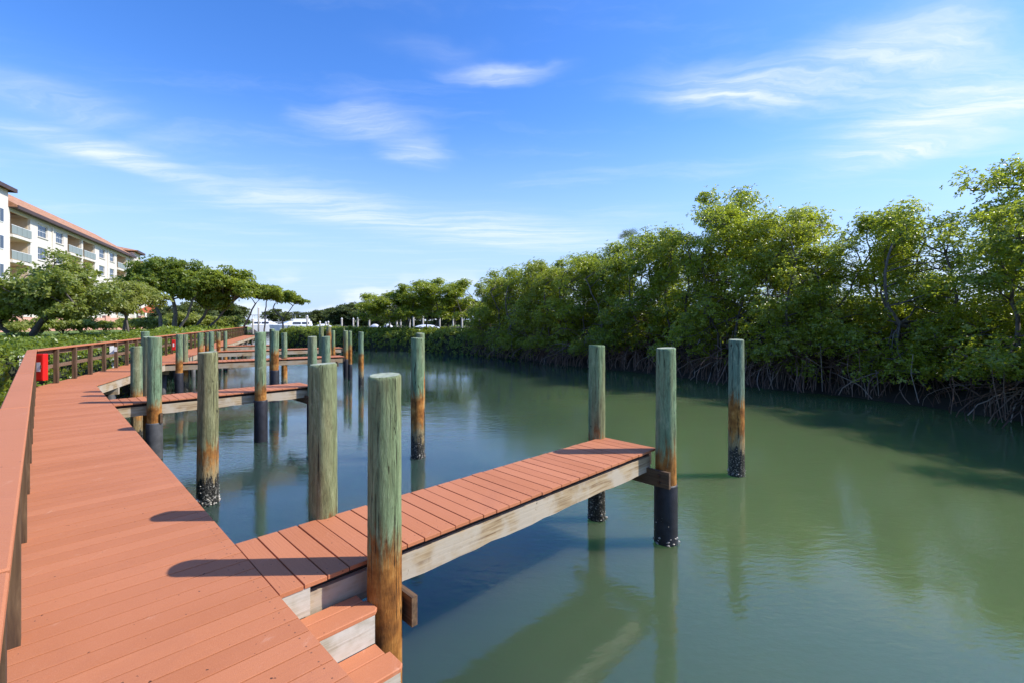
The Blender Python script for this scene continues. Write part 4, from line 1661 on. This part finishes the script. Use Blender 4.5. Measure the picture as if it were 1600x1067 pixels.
def build_building():
    a = Vector((-.438, .899)).normalized()
    base = Vector((-63.6, 63.0))
    root = empty('apartment_building', (base.x, base.y, 1.6), math.atan2(a.y, a.x))
    tag(root, 'white four storey apartment block with red tile roof and recessed balconies', 'building')
    # local x runs along the front away from the camera, local y = -outward (outward is -y)
    Zf = [1.9, 5.2, 8.5, 11.6]          # floor levels above the local ground
    EAVE = 14.75

    def box(nm, mat, x0, x1, y0, y1, z0, z1, par=root):
        m = MB(); m.box(x0, x1, y0, y1, z0, z1)
        return m.build(nm, M[mat], par)
    # segments: (x0, x1, kind)
    SEG = [(-7.0, -1.2, 'bal'), (-1.2, 10.0, 'win'), (10.0, 16.3, 'bal'), (16.3, 22.4, 'bal'), (22.4, 34.0, 'win'), (34.0, 41.0, 'bal'), (41.0, 43.3, 'plain')]
    box('wall', 'stucco', -7.0, 43.3, 2.2, 12, -.5, EAVE)
    box('plinth', 'stucco', -7.0, 43.3, .02, 2.19, -.5, Zf[0] - .002)
    for x0, x1, kind in SEG:
        if kind == 'plain':
            box('wall', 'stucco', x0, x1, 0, 2.19, Zf[0], EAVE)
        elif kind == 'win':
            # wall built from strips round the openings
            L = x1 - x0
            ws = [(x0 + L * .16, x0 + L * .42), (x0 + L * .66, x0 + L * .90)]
            xs = [x0, ws[0][0], ws[0][1], ws[1][0], ws[1][1], x1]
            for i in (0, 2, 4):
                box('wall', 'stucco', xs[i], xs[i + 1], 0, 2.19, Zf[0], EAVE)
            for (w0, w1) in ws:
                zz = Zf[0]
                for fl in range(4):
                    s0, s1 = Zf[fl] + .85, Zf[fl] + 2.55
                    box('wall', 'stucco', w0, w1, 0, 2.19, zz, s0)
                    zz = s1
                    wd = box('window', 'white', w0 + .002, w1 - .002, .16, .22, s0 + .002, s1 - .002)
                    n = 3
                    for k in range(n):
                        c0 = w0 + .12 + (w1 - w0 - .12) * k / n
                        c1 = w0 + (w1 - w0 - .12) * (k + 1) / n
                        for (q0, q1) in ((s0 + .12, s0 + .80), (s0 + .88, s1 - .12)):
                            box('pane', 'glass', c0, c1, .135, .158, q0, q1, wd)
                    box('sill', 'stucco', w0 - .1, w1 + .1, -.12, -.003, s0 - .12, s0, wd)
                box('wall', 'stucco', w0, w1, 0, 2.19, zz, EAVE)
            box('pilaster', 'stucco', x0 + L * .535, x0 + L * .555, -.15, -.003, Zf[0], EAVE - .3)
        else:
            box('wall', 'stucco', x0, x0 + .35, 0, 2.19, Zf[0], EAVE)
            box('wall', 'stucco', x1 - .35, x1, 0, 2.19, Zf[0], EAVE)
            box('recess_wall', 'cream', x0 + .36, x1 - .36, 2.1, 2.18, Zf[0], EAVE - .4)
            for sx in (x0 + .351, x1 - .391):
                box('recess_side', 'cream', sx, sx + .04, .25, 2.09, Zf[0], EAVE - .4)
            for fl in range(4):
                b = box('balcony', 'stucco', x0 + .352, x1 - .352, -.25, 2.08, Zf[fl] - .35, Zf[fl])
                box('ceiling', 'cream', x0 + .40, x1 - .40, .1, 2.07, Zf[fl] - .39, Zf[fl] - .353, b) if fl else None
                npan = 4
                W = (x1 - x0 - .75) / npan
                for k in range(npan):
                    box('glass_panel', 'balglass', x0 + .38 + W * k + .03, x0 + .38 + W * (k + 1) - .03, -.16, -.13, Zf[fl] + .1, Zf[fl] + 1.1, b)
                box('hand_rail', 'white', x0 + .37, x1 - .37, -.18, -.11, Zf[fl] + 1.102, Zf[fl] + 1.16, b)
                box('door', 'glass', x0 + (x1 - x0) * .42, x0 + (x1 - x0) * .72, 2.05, 2.098, Zf[fl] + .02, Zf[fl] + 2.2, b)
            box('lintel', 'stucco', x0 + .352, x1 - .352, 0, .3, EAVE - .38, EAVE)
    # main roof: sloped slab with fascia
    m = MB()
    y0, y1, y2, zr = -.8, 5.4, 12.6, EAVE + 4.3
    x0, x1 = -7.0, 44.6
    m.add([(x0, y0, EAVE + .3), (x1, y0, EAVE + .3), (x1 - 3, y1, zr), (x0, y1, zr), (x0, y2, EAVE + .3), (x1, y2, EAVE + .3),
           (x0, y0, EAVE + .08), (x1, y0, EAVE + .08), (x0, y2, EAVE + .08), (x1, y2, EAVE + .08)],
          [(0, 1, 2, 3), (3, 2, 5, 4), (1, 5, 2), (0, 3, 4), (6, 8, 9, 7), (1, 7, 9, 5), (4, 8, 6, 0)])
    rf = m.build('roof', M['tile'], root)
    box('fascia', 'fascia', x0, x1 + .05, y0 - .08, y0 - .003, EAVE - .12, EAVE + .32, rf)
    box('soffit', 'fascia', x0, x1, y0, -.02, EAVE + .0, EAVE + .07, rf)

    def tower(xa, xb, yo, z_top, over=.9, winx=()):
        t = box('tower', 'stucco', xa, xb, yo, 8, -.5, z_top)
        m = MB()
        cx, cy = (xa + xb) / 2, (yo + 8) / 2
        A = [(xa - over, yo - over, z_top + .35), (xb + over, yo - over, z_top + .35), (xb + over, 8 + over, z_top + .35), (xa - over, 8 + over, z_top + .35), (cx, cy, z_top + 1.5)]
        m.add(A + [(p[0], p[1], z_top + .2) for p in A[:4]], [(0, 1, 4), (1, 2, 4), (2, 3, 4), (3, 0, 4), (8, 7, 6, 5)] + [(i, i + 5, (i + 1) % 4 + 5, (i + 1) % 4) for i in range(4)])
        m.build('roof', M['tile'], t)
        m2 = MB()
        m2.box(xa - over - .05, xb + over + .05, yo - over - .06, yo - over - .003, z_top - .08, z_top + .36)
        m2.box(xb + over + .003, xb + over + .06, yo - over - .06, 8 + over, z_top - .08, z_top + .36)
        m2.build('fascia', M['fascia'], t)
        for wx in winx:
            for fl in range(4):
                w = box('window', 'white', wx, wx + 1.7, yo - .06, yo - .003, Zf[fl] + .85, Zf[fl] + 2.5, t)
                m3 = MB()
                m3.box(wx + .1, wx + .8, yo - .085, yo - .063, Zf[fl] + .95, Zf[fl] + 2.4)
                m3.box(wx + .9, wx + 1.6, yo - .085, yo - .063, Zf[fl] + .95, Zf[fl] + 2.4)
                m3.build('pane', M['glass'], w) if False else None
                for q in (.1, .9):
                    pm = MB(); pm.box(wx + q, wx + q + .7, yo - .085, yo - .063, Zf[fl] + .95, Zf[fl] + 2.4)
                    o = pm.build('pane', M['glass'], t)
    tower(-20, -8.4, -.5, 16.4, .55, (-11.2, -15.0))
    box('wall', 'stucco', -8.39, -7.01, 0, 12, -.5, EAVE)
    tower(43.32, 48.0, -.8, 15.9, .7, (45.0,))
    box('wall', 'stucco', 48.01, 50.51, .3, 9, -.5, 14.0)
    box('wing', 'stucco', 50.52, 66, -.4, 9, -.5, 14.2)
    m = MB()
    m.add([(50.52, -1.2, 14.2), (67, -1.2, 14.2), (67, 10, 14.2), (50.52, 10, 14.2), (53, 4.4, 17), (64, 4.4, 17)], [(0, 1, 5, 4), (2, 3, 4, 5), (1, 2, 5), (3, 0, 4), (3, 2, 1, 0)])
    m.build('wing_roof', M['tile'], root)
    # in this frame outward must point to the water side
    root.scale = (1, 1, 1)
    return root


build_building()


def build_pavilion():
    p = atpx(243, 66)
    root = empty('pavilion', (p.x, p.y, 1.9), R(-15))
    root.scale = (.62, .7, .85)
    tag(root, 'low white pavilion with a bright orange tiled roof behind the flat topped tree', 'building')
    m = MB()
    m.add([(-3.2, -2.2, 2.2), (3.4, -2.2, 2.2), (3.4, 2.2, 2.2), (-3.2, 2.2, 2.2), (-1.9, 0, 3.5), (2.1, 0, 3.5)], [(0, 1, 5, 4), (2, 3, 4, 5), (1, 2, 5), (3, 0, 4), (3, 2, 1, 0)])
    m.build('roof', M['orange'], root)
    m = MB(); m.box(-2.8, 3.0, .2, 1.8, -.3, 2.19); m.build('wall', M['stucco'], root)
    for x in (-2.8, -.9, 1.0, 2.8):
        m = MB(); m.box(x, x + .25, -1.9, -1.65, -.3, 2.19); m.build('column', M['stucco'], root)


build_pavilion()


def garden_wall():
    root = empty('garden_wall', (-40, 43, 1.5))
    tag(root, 'salmon coloured garden wall with piers behind the lawn', 'wall')
    a, b = atpx(-60, 40), atpx(226, 56)
    d = (b - a).to_2d()
    L = d.length
    m = MB(); m.box(0, L, 0, .3, -.5, 1.5)
    w = m.build('wall_panel', M['salmon'], root)
    w.location = Vector((a.x, a.y, 1.5)) - root.location
    w.rotation_euler = (0, 0, math.atan2(d.y, d.x))
    k = 0.0
    while k < L:
        m = MB(); m.box(-.25, .25, -.1, .4, -.5, 1.75)
        o = m.build('wall_pier', M['salmon'], w)
        o.location = (k, 0, 0)
        k += 4.0


garden_wall()
# shrubs in front of the wall, each its own bush
SHR = [(20, 33, .8), (62, 35, 1.0), (98, 36, .9), (128, 37, 1.05), (165, 40, .85), (205, 42, 1.0), (232, 40, 1.1), (-30, 33, 1.2), (262, 45, 1.25), (292, 46, 1.4), (322, 47, 1.3), (352, 49, 1.4), (378, 52, 1.25)]


def shrub_variant(seed):
    r6 = np.random.RandomState(seed)
    lobes = lob(r6, 9, 0, 0, .7, 1.0, .8, .6, .4, .6, .8)
    V, f, cc = crown(r6, lobes, 7, 9, 6, .17, .09, False, 1.0, .34, .5)
    m = MB(); r7 = random.Random(seed)
    for l in lobes: m.tube(limb((0, 0, 0), l[:3], r7, .1, 4), [.03, .025, .02, .015], 5)
    return np_mesh('foliage', V, f, M['leaf_s']), m.mesh('stem', M['bark_dark'], True)


SV = [shrub_variant(61), shrub_variant(62)]
SLAB = ['shrub against the salmon wall under the broad tree trunk', 'shrub left of centre before the salmon wall', 'shrub before the salmon wall right of the broad trunk', 'shrub below the balconies before the salmon wall',
        'shrub beside the thin white stem', 'clipped shrub left of the white pavilion', 'clipped bush in front of the white pavilion', 'shrub at the left edge of the lawn', 'bush under the forked grey trunks behind the hedge', 'bush right of the forked grey trunks behind the hedge', 'bush under the leaning umbrella tree', 'bush right of the leaning umbrella tree', 'bush left of the slanting bare trunk']
for (px, Y, s), lab, i in zip(SHR, SLAB, range(20)):
    p = atpx(px, Y)
    root = empty('shrub', (p.x, p.y, gz(p.x, p.y) - .03), i * 1.1)
    root.scale = (s * 1.15, s * 1.15, s)
    tag(root, lab, 'shrub', 'shrubs along the garden wall')
    link('stem', SV[i % 2][1], root); link('foliage', SV[i % 2][0], root)


# ------------------------------------------------------------------ small fittings
def cabinet(x, y, z, rz, label, s=1.0):
    root = empty('fire_cabinet', (x, y, z), rz)
    root.scale = (s * .72, s * .8, s)
    tag(root, label, 'cabinet', 'red safety cabinets on the railing')
    m = MB(); m.prism([(-.12, -.09), (.12, -.09), (.12, .09), (-.12, .09)], 0, .64, 0, .012)
    m.build('case', M['red'], root)
    m = MB(); m.prism([(-.105, -.108), (.105, -.108), (.105, -.093), (-.105, -.093)], .03, .61, 0, .004)
    d = m.build('door', M['red'], root)
    m = MB(); m.box(-.055, .055, -.113, -.109, .22, .44); m.build('label_plate', M['white'], d)
    m = MB(); m.box(.075, .09, -.125, -.109, .3, .38); m.build('latch', M['bolt'], d)


p = UV(16.05, .02)
cabinet(p.x, p.y, DECK + .17, R(8), 'red safety cabinet at the bend of the railing', 1.0)
p = s2(12.2, -WID + .10)
cabinet(p.x, p.y, DECK + .2, R(25), 'smaller looking red safety cabinet far along the railing', .75)


def pedestal(x, y, z, label, w=.28, h=.45):
    root = empty('utility_box', (x, y, z), R(40))
    tag(root, label, 'utility box', 'white utility boxes behind the railing')
    m = MB(); m.prism([(-w / 2, -w / 2), (w / 2, -w / 2), (w / 2, w / 2), (-w / 2, w / 2)], -.6, h - .05, 0, .01); m.build('case', M['white'], root)
    m = MB(); m.prism([(-w / 2 - .02, -w / 2 - .02), (w / 2 + .02, -w / 2 - .02), (w / 2 + .02, w / 2 + .02), (-w / 2 - .02, w / 2 + .02)], h - .048, h, 0, .012); m.build('lid', M['white'], root)


pedestal(-12.42, 12.1, 1.40, 'white utility box in the hedge behind the railing bend')
p = s2(6.6, -WID - .55); pedestal(p.x, p.y, 1.45, 'slim white utility pedestal behind the railing farther on', .22, .5)

# ------------------------------------------------------------------ marina: poles and boats
M['pole'] = simple('bleached_pole', (.36, .33, .28), .8, .25, 4)
POLES = [(480, 493), (500, 502), (509, 503), (513, 502), (534, 497), (552, 497), (559, 496), (577, 497), (609, 492), (620, 495), (626, 493), (640, 490), (646, 494), (661, 493), (687, 493), (708, 494), (722, 496), (748, 497), (395, 497), (404, 480)]
for i, (px, row) in enumerate(POLES):
    Y = 72 + (i * 7) % 9
    p = atpx(px, Y)
    top = CAM_Z + (HOR - row) * Y / F
    root = empty('dock_pole', (p.x, p.y, 0))
    tag(root, 'bleached mooring pole across the hedge in the marina, %s' % (
        ('%s from the left' % ORD[sorted(q[0] for q in POLES).index(px)])), 'pole', 'mooring poles in the marina')
    m = MB(); m.tube([(0, 0, -1), (0, 0, top - .15)], [.15, .135], 10); m.build('shaft', M['pole'], root, True)
    m = MB(); m.tube([(0, 0, top - .148), (0, 0, top)], [.16, .03], 10); m.build('cap', M['white'], root)

M['gel'] = NT('white_gelcoat').set(Base_Color=(.80, .80, .79), Roughness=.2).mat
M['navy'] = NT('boat_glass').set(Base_Color=(.03, .035, .05), Roughness=.1).mat


def hull(m, L, W, H, zb=-.3):
    n = 12
    rows = []
    for i in range(n + 1):
        t = i / n
        w = W / 2 * (1 - max(0, (t - .45) / .55) ** 2.2)
        sheer = H + .35 * t ** 2
        x = L * (t - .5)
        rows.append([(x, -max(w, .02), sheer), (x - .25 * t, -max(w, .02) * .82, .25), (x - .5 * t, 0, zb), (x - .25 * t, max(w, .02) * .82, .25), (x, max(w, .02), sheer)])
    V = [p for r_ in rows for p in r_]
    f = []
    for i in range(n):
        for k in range(4):
            f.append((i * 5 + k, i * 5 + k + 1, (i + 1) * 5 + k + 1, (i + 1) * 5 + k))
        f.append((i * 5 + 4, i * 5, (i + 1) * 5, (i + 1) * 5 + 4))
    f.append((0, 1, 2, 3, 4))
    m.add(V, f)


def yacht(px, Y, rz, label, L=9.5):
    p = atpx(px, Y)
    root = empty('motor_yacht', (p.x, p.y, .45), rz)
    root.scale = (.9, .9, .72)
    tag(root, label, 'boat', 'boats in the marina')
    m = MB(); hull(m, L, 3.2, 1.9); m.build('hull', M['gel'], root)
    m = MB()
    m.add([(-2.6, -1.25, 1.95), (2.6, -1.1, 2.1), (2.6, 1.1, 2.1), (-2.6, 1.25, 1.95), (-2.4, -1.1, 3.0), (1.2, -1.0, 3.0), (1.2, 1.0, 3.0), (-2.4, 1.1, 3.0)],
          [(3, 2, 1, 0), (4, 5, 6, 7), (0, 1, 5, 4), (1, 2, 6, 5), (2, 3, 7, 6), (3, 0, 4, 7)])
    c = m.build('cabin', M['gel'], root)
    for s in (-1, 1):
        for x0, x1 in ((-2.0, -.8), (-.6, .7)):
            m = MB(); m.obox((x0, s * 1.22 - .02, 2.35), (x1 - x0, 0, 0), (0, .04, 0), (0, -s * .12, .42)); m.build('window', M['navy'], c)
    m = MB(); m.obox((1.62, -.8, 2.62), (.55, 0, -.35), (0, 1.6, 0), (.04, 0, .04)); m.build('windscreen', M['navy'], c)
    m = MB(); m.box(-2.2, .6, -.95, .95, 3.002, 3.5); b = m.build('flybridge', M['gel'], root)
    m = MB()
    for x in (-2.0, .2):
        for y in (-.85, .85):
            m.tube([(x, y, 3.5), (x + .15, y, 4.45)], .03, 5)
    m.build('top_frame', M['gel'], b)
    m = MB(); m.prism([(-2.3, -1.05), (.7, -1.05), (.7, 1.05), (-2.3, 1.05)], 4.45, 4.55, 0, .03); m.build('canopy', M['navy'], b)
    m = MB()
    for k in range(6):
        x = 1.2 + k * .62
        w = 1.25 - k * .2
        for s in (-1, 1): m.tube([(x, s * w, 1.95 + .02 * k), (x, s * w, 2.7)], .018, 4)
    for s in (-1, 1): m.tube([(1.2, s * 1.25, 2.7), (2.5, s * .85, 2.72), (4.3, s * .25, 2.75)], .02, 4)
    m.build('bow_rail', M['gel'], root)


yacht(462, 76, R(218), 'large white motor yacht with dark canopy behind the umbrella trees', 8.6)
yacht(412, 88, R(40), 'white boat left of the large yacht, behind thin trunks', 8.6)
for px, Y, lab, L in ((666, 66, 'white boat under a pale cover behind the far hedge', 5.2), (505, 80, 'small white boat right of the large yacht', 4.0), (586, 76, 'white dome topped boat left of the covered boat', 2.2), (606, 76, 'white dome topped boat nearest the covered boat', 2.2)):
    p = atpx(px, Y)
    root = empty('small_boat', (p.x, p.y, .55), R(172))
    tag(root, lab, 'boat', 'boats in the marina')
    m = MB(); hull(m, L, min(2.2, L * .45), .8); m.build('hull', M['gel'], root)
    m = MB()
    seg = 8
    V, f = [], []
    for i in range(seg + 1):
        x = L * (-.42 + .84 * i / seg)
        hgt = .75 * math.sin(math.pi * (i + .3) / (seg + .6)) ** .6
        for k in range(7):
            a = math.pi * k / 6
            V.append((x, math.cos(a) * min(1.0, L * .2), .85 + hgt * math.sin(a)))
    for i in range(seg):
        for k in range(6):
            f.append((i * 7 + k, (i + 1) * 7 + k, (i + 1) * 7 + k + 1, i * 7 + k + 1))
    m.add(V, f); m.build('cover', M['gel'], root, True)
